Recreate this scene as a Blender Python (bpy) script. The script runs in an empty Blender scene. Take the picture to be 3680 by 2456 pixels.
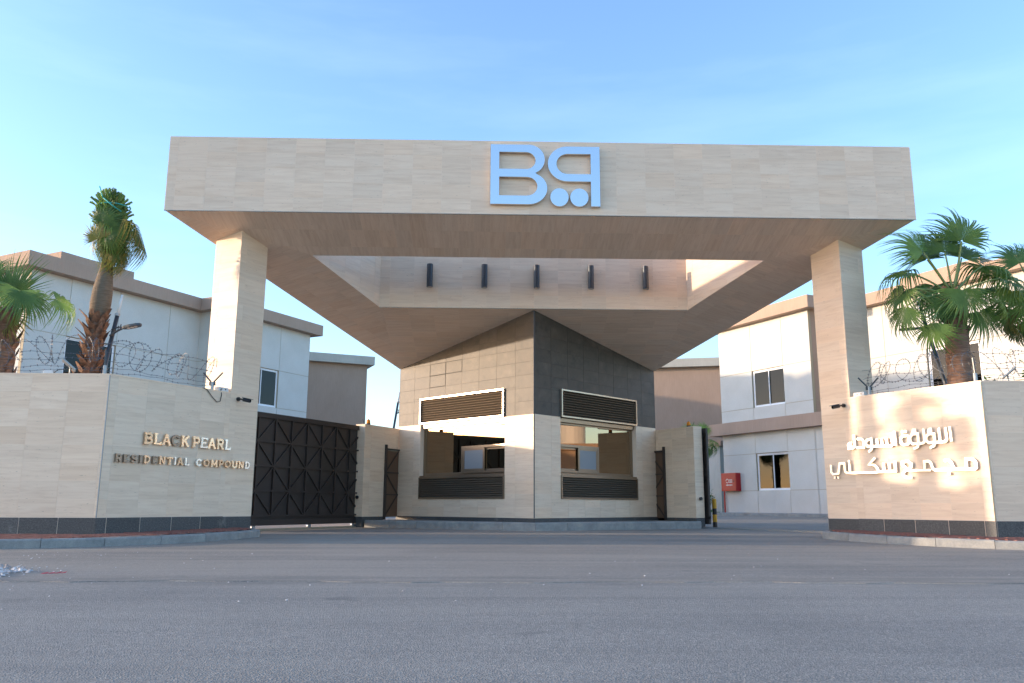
import bpy, math, random
from mathutils import Vector as V, Matrix
R = math.radians
rnd = random.Random(7)
scene = bpy.context.scene
C = scene.collection

# ------------------------------------------------------------------ camera
PHI, PITCH, ROLL = R(1.4), math.atan(376/1910.0), R(0.24)
r0 = V((math.cos(PHI), -math.sin(PHI), 0))
fw = V((math.sin(PHI)*math.cos(PITCH), math.cos(PHI)*math.cos(PITCH), math.sin(PITCH)))
up = r0.cross(fw)
ax = r0*math.cos(ROLL) + up*math.sin(ROLL)
ay = up*math.cos(ROLL) - r0*math.sin(ROLL)
cd = bpy.data.cameras.new('camera'); cam = bpy.data.objects.new('camera', cd); C.objects.link(cam)
cam.matrix_world = Matrix(((ax.x, ay.x, -fw.x, -1.059), (ax.y, ay.y, -fw.y, -20.595), (ax.z, ay.z, -fw.z, 0.6), (0, 0, 0, 1)))
cd.sensor_width = 36; cd.lens = 29.27; cd.clip_start = 0.1; cd.clip_end = 3000
scene.camera = cam

# ------------------------------------------------------------------ light
SUN_EL, SUN_AZ = R(7.3), R(-0.3)      # low sun on the left, in line with the front of the canopy
world = bpy.data.worlds.new('World'); scene.world = world; world.use_nodes = True
wn = world.node_tree; wn.nodes.clear()
sky = wn.nodes.new('ShaderNodeTexSky'); sky.sky_type = 'NISHITA'; sky.sun_disc = False
sky.sun_elevation = SUN_EL; sky.sun_rotation = R(-90) + SUN_AZ
sky.altitude = 0; sky.air_density = 1.0; sky.dust_density = 0.8; sky.ozone_density = 3.4
bg = wn.nodes.new('ShaderNodeBackground'); bg.inputs[1].default_value = 0.15
wo = wn.nodes.new('ShaderNodeOutputWorld')
tc = wn.nodes.new('ShaderNodeTexCoord'); mp = wn.nodes.new('ShaderNodeMapping'); mp.inputs['Scale'].default_value = (1.2, 1.2, 7.0)
mp.inputs['Rotation'].default_value = (0.12, 0.1, 0.5)
cn = wn.nodes.new('ShaderNodeTexNoise'); cn.inputs['Scale'].default_value = 1.6; cn.inputs['Detail'].default_value = 6; cn.inputs['Roughness'].default_value = .55
cr = wn.nodes.new('ShaderNodeValToRGB'); cr.color_ramp.elements[0].position = .5; cr.color_ramp.elements[1].position = .85
cr.color_ramp.elements[1].color = (.035, .035, .035, 1)
cmx = wn.nodes.new('ShaderNodeMixRGB'); cmx.inputs[2].default_value = (5.2, 5.6, 6.2, 1)
wn.links.new(tc.outputs['Generated'], mp.inputs[0]); wn.links.new(mp.outputs[0], cn.inputs['Vector'])
wn.links.new(cn.outputs['Fac'], cr.inputs[0]); wn.links.new(cr.outputs[0], cmx.inputs[0])
tint = wn.nodes.new('ShaderNodeMixRGB'); tint.blend_type = 'MULTIPLY'; tint.inputs[0].default_value = 1; tint.inputs[2].default_value = (.99, .825, .78, 1)
wn.links.new(sky.outputs[0], tint.inputs[1]); wn.links.new(tint.outputs[0], cmx.inputs[1]); wn.links.new(cmx.outputs[0], bg.inputs[0]); wn.links.new(bg.outputs[0], wo.inputs[0])
sd = bpy.data.lights.new('sun', 'SUN'); sd.energy = 2.0; sd.angle = R(0.8); sd.color = (.50, .385, .28)
sun = bpy.data.objects.new('sun', sd); C.objects.link(sun)
sdir = V((-math.cos(SUN_AZ)*math.cos(SUN_EL), math.sin(SUN_AZ)*math.cos(SUN_EL), math.sin(SUN_EL)))
sun.rotation_euler = sdir.to_track_quat('Z', 'Y').to_euler(); sun.location = sdir*60
vs = scene.view_settings; vs.view_transform = 'Standard'; vs.look = 'None'; vs.gamma = 1; vs.use_curve_mapping = False
vs.exposure = 2.56

# ------------------------------------------------------------------ helpers
WM = {}
def put(name, me, mat=None, parent=None, M=None):
    o = bpy.data.objects.new(name, me); C.objects.link(o)
    M = M or Matrix.Identity(4); WM[o.name] = M
    if parent is not None:
        o.parent = parent; o.matrix_parent_inverse = WM[parent.name].inverted()
    o.matrix_basis = M
    if mat is not None and me is not None and len(me.materials) == 0: me.materials.append(mat)
    return o
def tag(o, label=None, cat=None, group=None, kind=None):
    for k, v in (('label', label), ('category', cat), ('group', group), ('kind', kind)):
        if v: o[k] = v
    return o
def thing(name, label, cat, loc=(0, 0, 0), group=None):
    return tag(put(name, None, M=Matrix.Translation(V(loc))), label, cat, group)
class MB:
    def __init__(s): s.v = []; s.f = []
    def add(s, vs, fs, M=None):
        b = len(s.v); s.v += [tuple(M @ V(p)) if M is not None else tuple(p) for p in vs]
        s.f += [tuple(b+i for i in f) for f in fs]; return s
    def box(s, lo, hi, M=None):
        x0, y0, z0 = lo; x1, y1, z1 = hi
        return s.add([(x0,y0,z0),(x1,y0,z0),(x1,y1,z0),(x0,y1,z0),(x0,y0,z1),(x1,y0,z1),(x1,y1,z1),(x0,y1,z1)],
                     [(3,2,1,0),(4,5,6,7),(0,1,5,4),(1,2,6,5),(2,3,7,6),(3,0,4,7)], M)
    def prism(s, poly, a, b, M=None):            # polygon (x, y) extruded in z
        n = len(poly)
        ar = sum(poly[i][0]*poly[(i+1) % n][1]-poly[(i+1) % n][0]*poly[i][1] for i in range(n))
        if ar < 0: poly = poly[::-1]
        return s.add([(p[0], p[1], a) for p in poly]+[(p[0], p[1], b) for p in poly],
                     [tuple(range(n))[::-1], tuple(range(n, 2*n))]+[(i, (i+1) % n, n+(i+1) % n, n+i) for i in range(n)], M)
    def hexa(s, bot, top):                        # two 3D polygons of equal length, counter-clockwise from above
        n = len(bot)
        return s.add(list(bot)+list(top), [tuple(range(n))[::-1], tuple(range(n, 2*n))]+[(i, (i+1) % n, n+(i+1) % n, n+i) for i in range(n)])
    def tube(s, pts, r, n=8, cap=True):
        pts = [V(p) for p in pts]; rs = r if isinstance(r, (list, tuple)) else [r]*len(pts)
        ref = V((0, 0, 1)); rings = []
        for i, p in enumerate(pts):
            t = (pts[min(i+1, len(pts)-1)]-pts[max(i-1, 0)]).normalized()
            if abs(t.dot(ref)) > .95 and i == 0: ref = V((1, 0, 0))
            a = (ref-t*ref.dot(t)).normalized(); b = t.cross(a); ref = a
            rings.append([p+(a*math.cos(2*math.pi*k/n)+b*math.sin(2*math.pi*k/n))*rs[i] for k in range(n)])
        vs_ = [q for r_ in rings for q in r_]; fs = []
        for i in range(len(pts)-1):
            for k in range(n): fs.append((i*n+k, i*n+(k+1) % n, (i+1)*n+(k+1) % n, (i+1)*n+k))
        if cap: fs += [tuple(range(n))[::-1], tuple(range((len(pts)-1)*n, len(pts)*n))]
        return s.add(vs_, fs)
    def mesh(s, smooth=False, name='mesh'):
        me = bpy.data.meshes.new(name); me.from_pydata(s.v, [], s.f); me.update()
        if smooth: me.polygons.foreach_set('use_smooth', [True]*len(me.polygons))
        return me
    def build(s, name, mat, parent=None, M=None, smooth=False, bevel=0):
        o = put(name, s.mesh(smooth, name), mat, parent, M)
        if bevel:
            m = o.modifiers.new('bevel', 'BEVEL'); m.width = bevel; m.segments = 2; m.limit_method = 'ANGLE'
        return o
def frame(o, u, v, n):
    o, u, v, n = V(o), V(u), V(v), V(n)
    return Matrix(((u.x, v.x, n.x, o.x), (u.y, v.y, n.y, o.y), (u.z, v.z, n.z, o.z), (0, 0, 0, 1)))
def vframe(o2, d2, side=1, z=0):
    """vertical plane frame: x along d2, y up, z outwards (side picks the outward normal)"""
    d = V((d2[0], d2[1], 0)).normalized(); n = V((d.y, -d.x, 0))*side
    return frame((o2[0], o2[1], z), d, (0, 0, 1), n)
def clip(poly, conv):
    n = len(conv); ar = sum(conv[i][0]*conv[(i+1) % n][1]-conv[(i+1) % n][0]*conv[i][1] for i in range(n))
    if ar < 0: conv = conv[::-1]
    for i in range(n):
        a, b = conv[i], conv[(i+1) % n]; out = []
        sd_ = lambda p: (b[0]-a[0])*(p[1]-a[1])-(b[1]-a[1])*(p[0]-a[0])
        for j in range(len(poly)):
            p, q = poly[j], poly[(j+1) % len(poly)]; sp, sq = sd_(p), sd_(q)
            if sp >= 0: out.append(p)
            if sp*sq < 0:
                t = sp/(sp-sq); out.append((p[0]+(q[0]-p[0])*t, p[1]+(q[1]-p[1])*t))
        poly = out
        if len(poly) < 3: return []
    return poly
def area(p): return abs(sum(p[i][0]*p[(i+1) % len(p)][1]-p[(i+1) % len(p)][0]*p[i][1] for i in range(len(p))))/2
TILES = {}
def clad(parent, name, F, region, tw, th, mat, thick=.02, holes=(), off=(0, 0), gap=.005, stagger=0):
    """one object per tile on the plane frame F; region is a convex polygon in (u, v)"""
    xs = [p[0] for p in region]; ys = [p[1] for p in region]; k = 0; out = []
    j0 = math.floor((min(ys)-off[1])/th); j1 = math.ceil((max(ys)-off[1])/th)
    for j in range(j0, j1):
        ox = off[0]+(stagger*tw if j % 2 else 0)
        for i in range(math.floor((min(xs)-ox)/tw), math.ceil((max(xs)-ox)/tw)):
            rects = [(ox+i*tw, off[1]+j*th, ox+(i+1)*tw, off[1]+(j+1)*th)]
            for hx0, hy0, hx1, hy1 in holes:
                nr = []
                for (a, b, c, d) in rects:
                    if c <= hx0 or a >= hx1 or d <= hy0 or b >= hy1: nr.append((a, b, c, d)); continue
                    if b < hy0: nr.append((a, b, c, hy0))
                    if d > hy1: nr.append((a, hy1, c, d))
                    if a < hx0: nr.append((a, max(b, hy0), hx0, min(d, hy1)))
                    if c > hx1: nr.append((hx1, max(b, hy0), c, min(d, hy1)))
                rects = nr
            for (a, b, c, d) in rects:
                g = gap/2; p = clip([(a+g, b+g), (c-g, b+g), (c-g, d-g), (a+g, d-g)], region)
                if not p or area(p) < .002: continue
                cx = sum(q[0] for q in p)/len(p); cy = sum(q[1] for q in p)/len(p)
                key = (mat.name, round(thick, 4))+tuple((round(q[0]-cx, 4), round(q[1]-cy, 4)) for q in p)
                if key not in TILES:
                    m = MB().prism([(q[0]-cx, q[1]-cy) for q in p], -.006, thick).mesh(name=name); m.materials.append(mat); TILES[key] = m
                pr = rnd.uniform(-.0008, .0008)
                out.append(put(name, TILES[key], mat, parent, F @ Matrix.Translation((cx, cy, pr))))
    return out
def ribbon(mb, pts, w, a, b, M=None):
    """mitred stroke of constant width with square ends, extruded from a to b"""
    P = [V((p[0], p[1])) for p in pts]; L_, R_ = [], []
    for i in range(len(P)):
        d1 = (P[i]-P[i-1]).normalized() if i else (P[1]-P[0]).normalized()
        d2 = (P[i+1]-P[i]).normalized() if i < len(P)-1 else d1
        n1 = V((-d1.y, d1.x)); n2 = V((-d2.y, d2.x)); m = (n1+n2)
        m = m.normalized() if m.length > .2 else n1
        k = min(1/max(.5, m.dot(n1)), 1.7)*w/2
        L_.append(P[i]+m*k); R_.append(P[i]-m*k)
    for i in range(len(P)-1):
        q = [L_[i], R_[i], R_[i+1], L_[i+1]]
        mb.prism([(t.x, t.y) for t in q], a, b, M)

# ------------------------------------------------------------------ materials
def mat(name, col=(.5, .5, .5), rough=.6, metal=0.0):
    m = bpy.data.materials.new(name); m.use_nodes = True
    p = m.node_tree.nodes['Principled BSDF']
    p.inputs['Base Color'].default_value = (*col, 1); p.inputs['Roughness'].default_value = rough; p.inputs['Metallic'].default_value = metal
    return m
def N(m, t, **kw):
    n = m.node_tree.nodes.new(t)
    for k, v in kw.items():
        if k in n.inputs: n.inputs[k].default_value = v
        else: setattr(n, k, v)
    return n
def lk(m, a, b): m.node_tree.links.new(a, b)
def P(m): return m.node_tree.nodes['Principled BSDF']
def objco(m, scale=(1, 1, 1), rand=True, space='Object'):
    t = N(m, 'ShaderNodeTexCoord'); mp_ = N(m, 'ShaderNodeMapping'); mp_.inputs['Scale'].default_value = scale
    src = t.outputs[space]
    if rand:
        oi = N(m, 'ShaderNodeObjectInfo'); ml = N(m, 'ShaderNodeMath', operation='MULTIPLY'); ml.inputs[1].default_value = 97.0
        ad = N(m, 'ShaderNodeVectorMath', operation='ADD'); lk(m, oi.outputs['Random'], ml.inputs[0]); lk(m, src, ad.inputs[0]); lk(m, ml.outputs[0], ad.inputs[1]); src = ad.outputs[0]
    lk(m, src, mp_.inputs[0]); return mp_.outputs[0]
def noise(m, co, scale, detail=5, rough=.55, dist=0):
    n = N(m, 'ShaderNodeTexNoise'); n.inputs['Scale'].default_value = scale; n.inputs['Detail'].default_value = detail
    n.inputs['Roughness'].default_value = rough; n.inputs['Distortion'].default_value = dist; lk(m, co, n.inputs['Vector']); return n.outputs['Fac']
def ramp(m, f, stops):
    r = N(m, 'ShaderNodeValToRGB'); e = r.color_ramp.elements
    while len(e) < len(stops): e.new(.5)
    for i, (p_, c) in enumerate(stops): e[i].position = p_; e[i].color = (*c, 1) if len(c) == 3 else c
    lk(m, f, r.inputs[0]); return r.outputs[0]
def mixc(m, f, a, b, mode='MIX'):
    x = N(m, 'ShaderNodeMixRGB', blend_type=mode)
    for i, q in enumerate((f, a, b)):
        if isinstance(q, (int, float)): x.inputs[i].default_value = q
        elif isinstance(q, tuple): x.inputs[i].default_value = (*q, 1)
        else: lk(m, q, x.inputs[i])
    return x.outputs[0]
def bump(m, h, strength, dist=.01):
    b = N(m, 'ShaderNodeBump'); b.inputs['Strength'].default_value = strength; b.inputs['Distance'].default_value = dist
    lk(m, h, b.inputs['Height']); lk(m, b.outputs[0], P(m).inputs['Normal'])
def randshade(m, col, lo, hi):
    oi = N(m, 'ShaderNodeObjectInfo'); mr = N(m, 'ShaderNodeMapRange'); mr.inputs[3].default_value = lo; mr.inputs[4].default_value = hi
    ml = N(m, 'ShaderNodeMath', operation='MULTIPLY'); ml.inputs[1].default_value = 7.31; fr = N(m, 'ShaderNodeMath', operation='FRACT')
    lk(m, oi.outputs['Random'], ml.inputs[0]); lk(m, ml.outputs[0], fr.inputs[0]); lk(m, fr.outputs[0], mr.inputs[0])
    return mixc(m, 1.0, col, mr.outputs[0], 'MULTIPLY')

def travertine(name, base, vein, warm=1.0):
    m = mat(name, rough=.5)
    c1 = objco(m, (.8, 9.0, 1.0)); n1 = noise(m, c1, 1.5, 6, .6, .8)
    c2 = objco(m, (2.2, 34.0, 2.0)); n2 = noise(m, c2, 1.6, 5, .6, .3)
    c3 = objco(m, (7.0, 55.0, 3.0)); n3 = noise(m, c3, 1.8, 3, .5, .2)
    a = ramp(m, n1, [(.34, tuple(x*.97 for x in vein)), (.5, tuple((x+y)/2 for x, y in zip(base, vein))), (.66, base)])
    b = ramp(m, n2, [(.28, (.90, .86, .82)), (.41, (.985, .98, .975)), (.7, (1.03, 1.035, 1.04))])
    cl = noise(m, objco(m, (1.1, 3.2, 1.0)), 1.3, 4, .5, .4); b = mixc(m, ramp(m, cl, [(.4, (.15,)*3), (.65, (.95,)*3)]), (1.0, 1.0, 1.0), b)
    col = mixc(m, .75, a, b, 'MULTIPLY')
    pit = ramp(m, n3, [(.69, (0, 0, 0)), (.74, (1, 1, 1))])
    col = mixc(m, pit, col, tuple(x*.42 for x in vein)); col = randshade(m, col, .93, 1.03)
    oi = N(m, 'ShaderNodeObjectInfo'); h1 = N(m, 'ShaderNodeMath', operation='MULTIPLY'); h1.inputs[1].default_value = 13.7; h2 = N(m, 'ShaderNodeMath', operation='FRACT')
    lk(m, oi.outputs['Random'], h1.inputs[0]); lk(m, h1.outputs[0], h2.inputs[0])
    col = mixc(m, 1.0, col, ramp(m, h2.outputs[0], [(.0, (1.0, .97, .94)), (.4, (1, 1, 1)), (1.0, (.99, 1.0, 1.01))]), 'MULTIPLY')
    lk(m, col, P(m).inputs['Base Color'])
    r_ = ramp(m, n1, [(.3, (.55,)*3), (.7, (.42,)*3)]); lk(m, r_, P(m).inputs['Roughness'])
    bump(m, n3, -.15, .002)
    return m
TRAV = travertine('travertine', (.88, .69, .51), (.80, .60, .43))
TRAV_SOFFIT = travertine('travertine_soffit', (.88, .68, .515), (.80, .59, .43))
GROUT = mat('stone_grout', (.86, .68, .53), .9)
m = DARK = mat('basalt_tile', rough=.55)
nn = noise(m, objco(m, (1, 1, 1)), 3.0, 6, .65); n2 = noise(m, objco(m, (1.0, 1.0, 1)), 60, 3)
col = ramp(m, nn, [(.28, (.030, .029, .027)), (.42, (.058, .052, .044)), (.56, (.070, .062, .051)), (.72, (.10, .087, .07))])
col = mixc(m, .35, col, ramp(m, n2, [(.35, (.55, .55, .55)), (.65, (1.3, 1.3, 1.3))]), 'MULTIPLY')
lk(m, randshade(m, col, .86, 1.1), P(m).inputs['Base Color']); bump(m, n2, .3, .002)
m = GRAN = mat('granite_plinth', rough=.6)
n1 = noise(m, objco(m), 45, 4, .7); n2 = noise(m, objco(m), 2.2, 4, .6)
col = ramp(m, n1, [(.3, (.04, .042, .043)), (.55, (.085, .086, .085)), (.75, (.16, .16, .155))])
dust = ramp(m, n2, [(.62, (0, 0, 0)), (.72, (.55, .55, .55))])
lk(m, randshade(m, mixc(m, dust, col, (.25, .24, .22)), .85, 1.15), P(m).inputs['Base Color']); bump(m, n1, .3, .002)
def stucco(name, colr, streak=.1):
    m = mat(name, colr, .9)
    c = objco(m, (14, 14, 1.2), False); n1 = noise(m, c, 1.6, 5, .7); n2 = noise(m, objco(m, (1, 1, 1), False), 90, 3, .6); n3 = noise(m, objco(m, (1, 1, .6), False), .8, 4, .6)
    a = mixc(m, 1.0, tuple(colr), ramp(m, n1, [(.3, (1-streak,)*3), (.7, (1.04,)*3)]), 'MULTIPLY')
    a = mixc(m, 1.0, a, ramp(m, n3, [(.3, (.93, .92, .90)), (.7, (1.03, 1.03, 1.03))]), 'MULTIPLY')
    lk(m, a, P(m).inputs['Base Color']); bump(m, n2, .35, .004); return m
CREAM = stucco('cream_stucco', (.62, .61, .56)); TAN = stucco('tan_stucco', (.42, .30, .225)); GREYC = stucco('pale_grey_stucco', (.50, .48, .42))
JOINT = mat('joint_filler', (.42, .35, .24), .9)
GATE = mat('dark_brown_paint', (.034, .026, .024), .42); m = GATE
n1 = noise(m, objco(m, (1, 1, 1), False), 2.0, 4); lk(m, ramp(m, n1, [(.3, (.028, .022, .02)), (.7, (.045, .036, .032))]), P(m).inputs['Base Color'])
lk(m, ramp(m, n1, [(.3, (.35,)*3), (.7, (.55,)*3)]), P(m).inputs['Roughness'])
DOORB = mat('brown_door_paint', (.13, .075, .045), .45)
BRONZE = mat('bronze_aluminium', (.30, .23, .165), .32, .75)
CHAMP = mat('champagne_aluminium', (.42, .345, .27), .25, .6)
LOUV = mat('louvre_metal', (.22, .175, .13), .38, .5)
BLACKIN = mat('dark_interior', (.05, .047, .044), .9)
STEEL = mat('brushed_steel', (.78, .79, .80), .17, 1.0); m = STEEL
n1 = noise(m, objco(m, (1, 60, 60), False), 6, 3); lk(m, ramp(m, n1, [(.3, (.13,)*3), (.7, (.2,)*3)]), P(m).inputs['Roughness'])
LETTER = mat('metal_gold_reflection', (.86, .74, .54), .27, .9); m = LETTER  # plain metal letters with a warm reflection painted into the colour
n1 = noise(m, objco(m, (1, 1, 1)), 4, 4)
lk(m, randshade(m, ramp(m, n1, [(.35, (.88, .64, .44)), (.65, (.98, .76, .56))]), .7, 1.1), P(m).inputs['Base Color'])
LETTERG = mat('metal_brown_reflection', (.34, .27, .21), .4, .8)  # same letter metal, a dull brown reflection painted into the colour
LETTERS = mat('silver_satin_metal', (.86, .84, .80), .25, .8)
WHITE = mat('white_aluminium', (.78, .79, .80), .35)
PLAST = mat('white_plastic', (.7, .7, .68), .5)
BLACK = mat('black_metal', (.02, .021, .023), .4)
CHAR = mat('charcoal_metal', (.055, .062, .07), .35, .3)
GALV = mat('galvanised_metal', (.35, .37, .38), .45, .7)
WIRE = mat('razor_wire_metal', (.15, .15, .155), .5, .5)
RED = mat('red_paint', (.40, .008, .012), .35)
YEL = mat('yellow_paint', (.75, .36, .02), .45)
ORANGE = mat('orange_lens', (.95, .33, .01), .15); P(ORANGE).inputs['Transmission Weight'].default_value = .3
SOLAR = mat('solar_cell', (.09, .12, .2), .08)
ROPE = mat('teal_rope', (.02, .38, .36), .6)
SOIL = mat('sandy_soil', (.30, .24, .17), .95); m = SOIL
n1 = noise(m, objco(m, (1, 1, 1), False), 3, 8, .65); lk(m, ramp(m, n1, [(.3, (.2, .16, .12)), (.7, (.36, .29, .21))]), P(m).inputs['Base Color']); bump(m, n1, .6, .05)
def glass(name, tint, gl, gcol=(1, 1, 1)):
    m = bpy.data.materials.new(name); m.use_nodes = True; t = m.node_tree; t.nodes.clear()
    o = t.nodes.new('ShaderNodeOutputMaterial'); mx = t.nodes.new('ShaderNodeMixShader'); g = t.nodes.new('ShaderNodeBsdfGlossy'); tr = t.nodes.new('ShaderNodeBsdfTransparent')
    g.inputs['Roughness'].default_value = .012; g.inputs['Color'].default_value = (*gcol, 1); tr.inputs[0].default_value = (*tint, 1)
    fr0 = t.nodes.new('ShaderNodeLayerWeight'); fr0.inputs[0].default_value = .5; fr = t.nodes.new('ShaderNodeMath'); fr.operation = 'POWER'; fr.inputs[1].default_value = 4
    t.links.new(fr0.outputs['Facing'], fr.inputs[0]); ad = t.nodes.new('ShaderNodeMath'); ad.operation = 'ADD'; ad.inputs[1].default_value = gl; ad.use_clamp = True
    t.links.new(fr.outputs[0], ad.inputs[0]); t.links.new(ad.outputs[0], mx.inputs[0]); t.links.new(tr.outputs[0], mx.inputs[1]); t.links.new(g.outputs[0], mx.inputs[2]); t.links.new(mx.outputs[0], o.inputs[0]); return m
GLASS = glass('bronze_reflective_glass', (.12, .09, .07), .27, (1.0, .78, .56)); GLASSV = glass('grey_window_glass', (.16, .16, .16), .03, (.6, .62, .64))
FROST = mat('mesh_screen', (.24, .26, .28), .35)
CURT = mat('grey_curtain', (.12, .12, .115), .9)
# asphalt
def asphalt(name, lo, hi, dustc, dust_amt):
    m = mat(name, rough=.8); w = objco(m, (1, 1, 1), False)
    vo = N(m, 'ShaderNodeTexVoronoi'); vo.inputs['Scale'].default_value = 95; lk(m, w, vo.inputs['Vector'])
    vo2 = N(m, 'ShaderNodeTexVoronoi'); vo2.inputs['Scale'].default_value = 38; lk(m, w, vo2.inputs['Vector'])
    n1 = noise(m, w, 22, 8, .75); n2 = noise(m, w, .35, 6, .6, .6); n3 = noise(m, objco(m, (.12, 1.1, 1), False), 1.0, 6, .6, .4)
    base = ramp(m, n1, [(.3, lo), (.7, hi)])
    st = ramp(m, vo.outputs['Color'], [(.15, (.6, .6, .6)), (.55, (1, 1, 1)), (.9, (1.9, 1.85, 1.75))])
    base = mixc(m, .5, base, st, 'MULTIPLY')
    base = mixc(m, 1.0, base, ramp(m, n2, [(.3, (.84, .85, .86)), (.7, (1.12, 1.11, 1.1))]), 'MULTIPLY')
    d = ramp(m, n3, [(.42, (0, 0, 0)), (.72, (dust_amt,)*3)])
    base = mixc(m, d, base, dustc)
    # dirt gathered along the seam between street and driveway, and worn wheel lanes
    tcw = N(m, 'ShaderNodeTexCoord'); sx = N(m, 'ShaderNodeSeparateXYZ'); lk(m, tcw.outputs['Object'], sx.inputs[0])
    sm_ = N(m, 'ShaderNodeMapRange'); sm_.inputs[1].default_value = -12.45; sm_.inputs[2].default_value = -11.9; sm_.inputs[3].default_value = 0; sm_.inputs[4].default_value = 1; lk(m, sx.outputs[1], sm_.inputs[0])
    sm2 = N(m, 'ShaderNodeMapRange'); sm2.inputs[1].default_value = -11.5; sm2.inputs[2].default_value = -11.2; sm2.inputs[3].default_value = 1; sm2.inputs[4].default_value = 0; lk(m, sx.outputs[1], sm2.inputs[0])
    mm_ = N(m, 'ShaderNodeMath', operation='MULTIPLY'); lk(m, sm_.outputs[0], mm_.inputs[0]); lk(m, sm2.outputs[0], mm_.inputs[1])
    nb = noise(m, objco(m, (.5, 2.5, 1), False), 1.3, 6, .65); mb_ = N(m, 'ShaderNodeMath', operation='MULTIPLY'); lk(m, mm_.outputs[0], mb_.inputs[0]); lk(m, ramp(m, nb, [(.42, (0, 0, 0)), (.66, (.6, .6, .6))]), mb_.inputs[1])
    base = mixc(m, mb_.outputs[0], base, tuple(x*.75 for x in lo))
    tr_ = noise(m, objco(m, (.07, 1.6, 1), False), 1.0, 5, .6, .9); base = mixc(m, 1.0, base, ramp(m, tr_, [(.35, (.91, .915, .92)), (.5, (1, 1, 1)), (.66, (1.06, 1.055, 1.045))]), 'MULTIPLY')
    sp_ = noise(m, w, 1.1, 3, .5, .2); base = mixc(m, ramp(m, sp_, [(.70, (0, 0, 0)), (.76, (.35, .35, .35))]), base, (.05, .05, .055))
    lk(m, base, P(m).inputs['Base Color'])
    hs = N(m, 'ShaderNodeMath', operation='ADD'); lk(m, vo.outputs['Distance'], hs.inputs[0]); lk(m, n1, hs.inputs[1])
    bump(m, hs.outputs[0], .75, .006); return m
ROAD = asphalt('street_asphalt', (.19, .175, .152), (.295, .275, .242), (.35, .315, .26), .45)
DRIVE = asphalt('driveway_asphalt', (.185, .168, .145), (.285, .26, .225), (.365, .315, .25), .75)
m = KERB = mat('kerb_concrete', rough=.9)
n1 = noise(m, objco(m), 3.0, 8, .7); n2 = noise(m, objco(m), 70, 3)
lk(m, mixc(m, .4, ramp(m, n1, [(.3, (.20, .20, .195)), (.55, (.30, .30, .285)), (.75, (.42, .39, .33))]), ramp(m, n2, [(.3, (.7,)*3), (.7, (1.2,)*3)]), 'MULTIPLY'), P(m).inputs['Base Color']); bump(m, n2, .5, .004)
m = BRICK = mat('red_paver', rough=.9); n1 = noise(m, objco(m, (4, 4, 1), False), 2.0, 5, .8)
lk(m, ramp(m, n1, [(.3, (.17, .062, .048)), (.55, (.25, .10, .078)), (.75, (.31, .17, .13))]), P(m).inputs['Base Color'])
PEB = mat('pale_pebble', rough=.9); m = PEB; n1 = noise(m, objco(m, (1, 1, 1), False), 7, 3)
lk(m, ramp(m, n1, [(.35, (.28, .25, .24)), (.5, (.5, .47, .46)), (.65, (.66, .63, .62))]), P(m).inputs['Base Color'])
def leafmat(name, a, b, tr=.35):
    m = mat(name, a, .45); n = m.node_tree
    n1 = noise(m, objco(m, (1, 1, 1)), 2.2, 4); cc = randshade(m, ramp(m, n1, [(.35, a), (.65, b)]), .75, 1.2)
    lk(m, cc, P(m).inputs['Base Color']); t = N(m, 'ShaderNodeBsdfTranslucent'); lk(m, cc, t.inputs[0])
    mx = N(m, 'ShaderNodeMixShader'); mx.inputs[0].default_value = tr; o = [q for q in n.nodes if q.type == 'OUTPUT_MATERIAL'][0]
    lk(m, P(m).outputs[0], mx.inputs[1]); lk(m, t.outputs[0], mx.inputs[2]); lk(m, mx.outputs[0], o.inputs[0]); return m
LEAF = leafmat('palm_leaf', (.11, .20, .035), (.22, .33, .07), .4); LEAFY = leafmat('palm_leaf_yellowing', (.22, .22, .04), (.32, .24, .07))
LEAFB = leafmat('bush_leaf', (.06, .14, .03), (.13, .22, .05)); LEAFD = leafmat('palm_leaf_dark', (.08, .16, .04), (.15, .25, .06), .4)
STEM = mat('palm_petiole', (.20, .25, .07), .5)
m = BARK = mat('palm_trunk', rough=.95); n1 = noise(m, objco(m, (1.5, 1.5, 16), False), 2.5, 6, .7)
lk(m, ramp(m, n1, [(.3, (.14, .07, .042)), (.55, (.27, .15, .095)), (.75, (.36, .24, .16))]), P(m).inputs['Base Color']); bump(m, n1, .8, .03)
m = BOOT = mat('palm_leaf_base', rough=.9); n1 = noise(m, objco(m, (6, 6, 2), False), 2.5, 5, .7)
lk(m, ramp(m, n1, [(.3, (.10, .05, .035)), (.55, (.22, .125, .08)), (.78, (.38, .26, .17))]), P(m).inputs['Base Color'])
m = BURLAP = mat('burlap_wrap', rough=.95); n1 = noise(m, objco(m, (2, 2, 22), False), 2.5, 6, .7); n2 = noise(m, objco(m, (1, 1, 1), False), 120, 2)
lk(m, ramp(m, n1, [(.3, (.12, .085, .055)), (.7, (.25, .19, .13))]), P(m).inputs['Base Color']); bump(m, n1, .7, .03)
GRASS = leafmat('lawn_green', (.05, .13, .02), (.09, .2, .035), .2)

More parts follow.
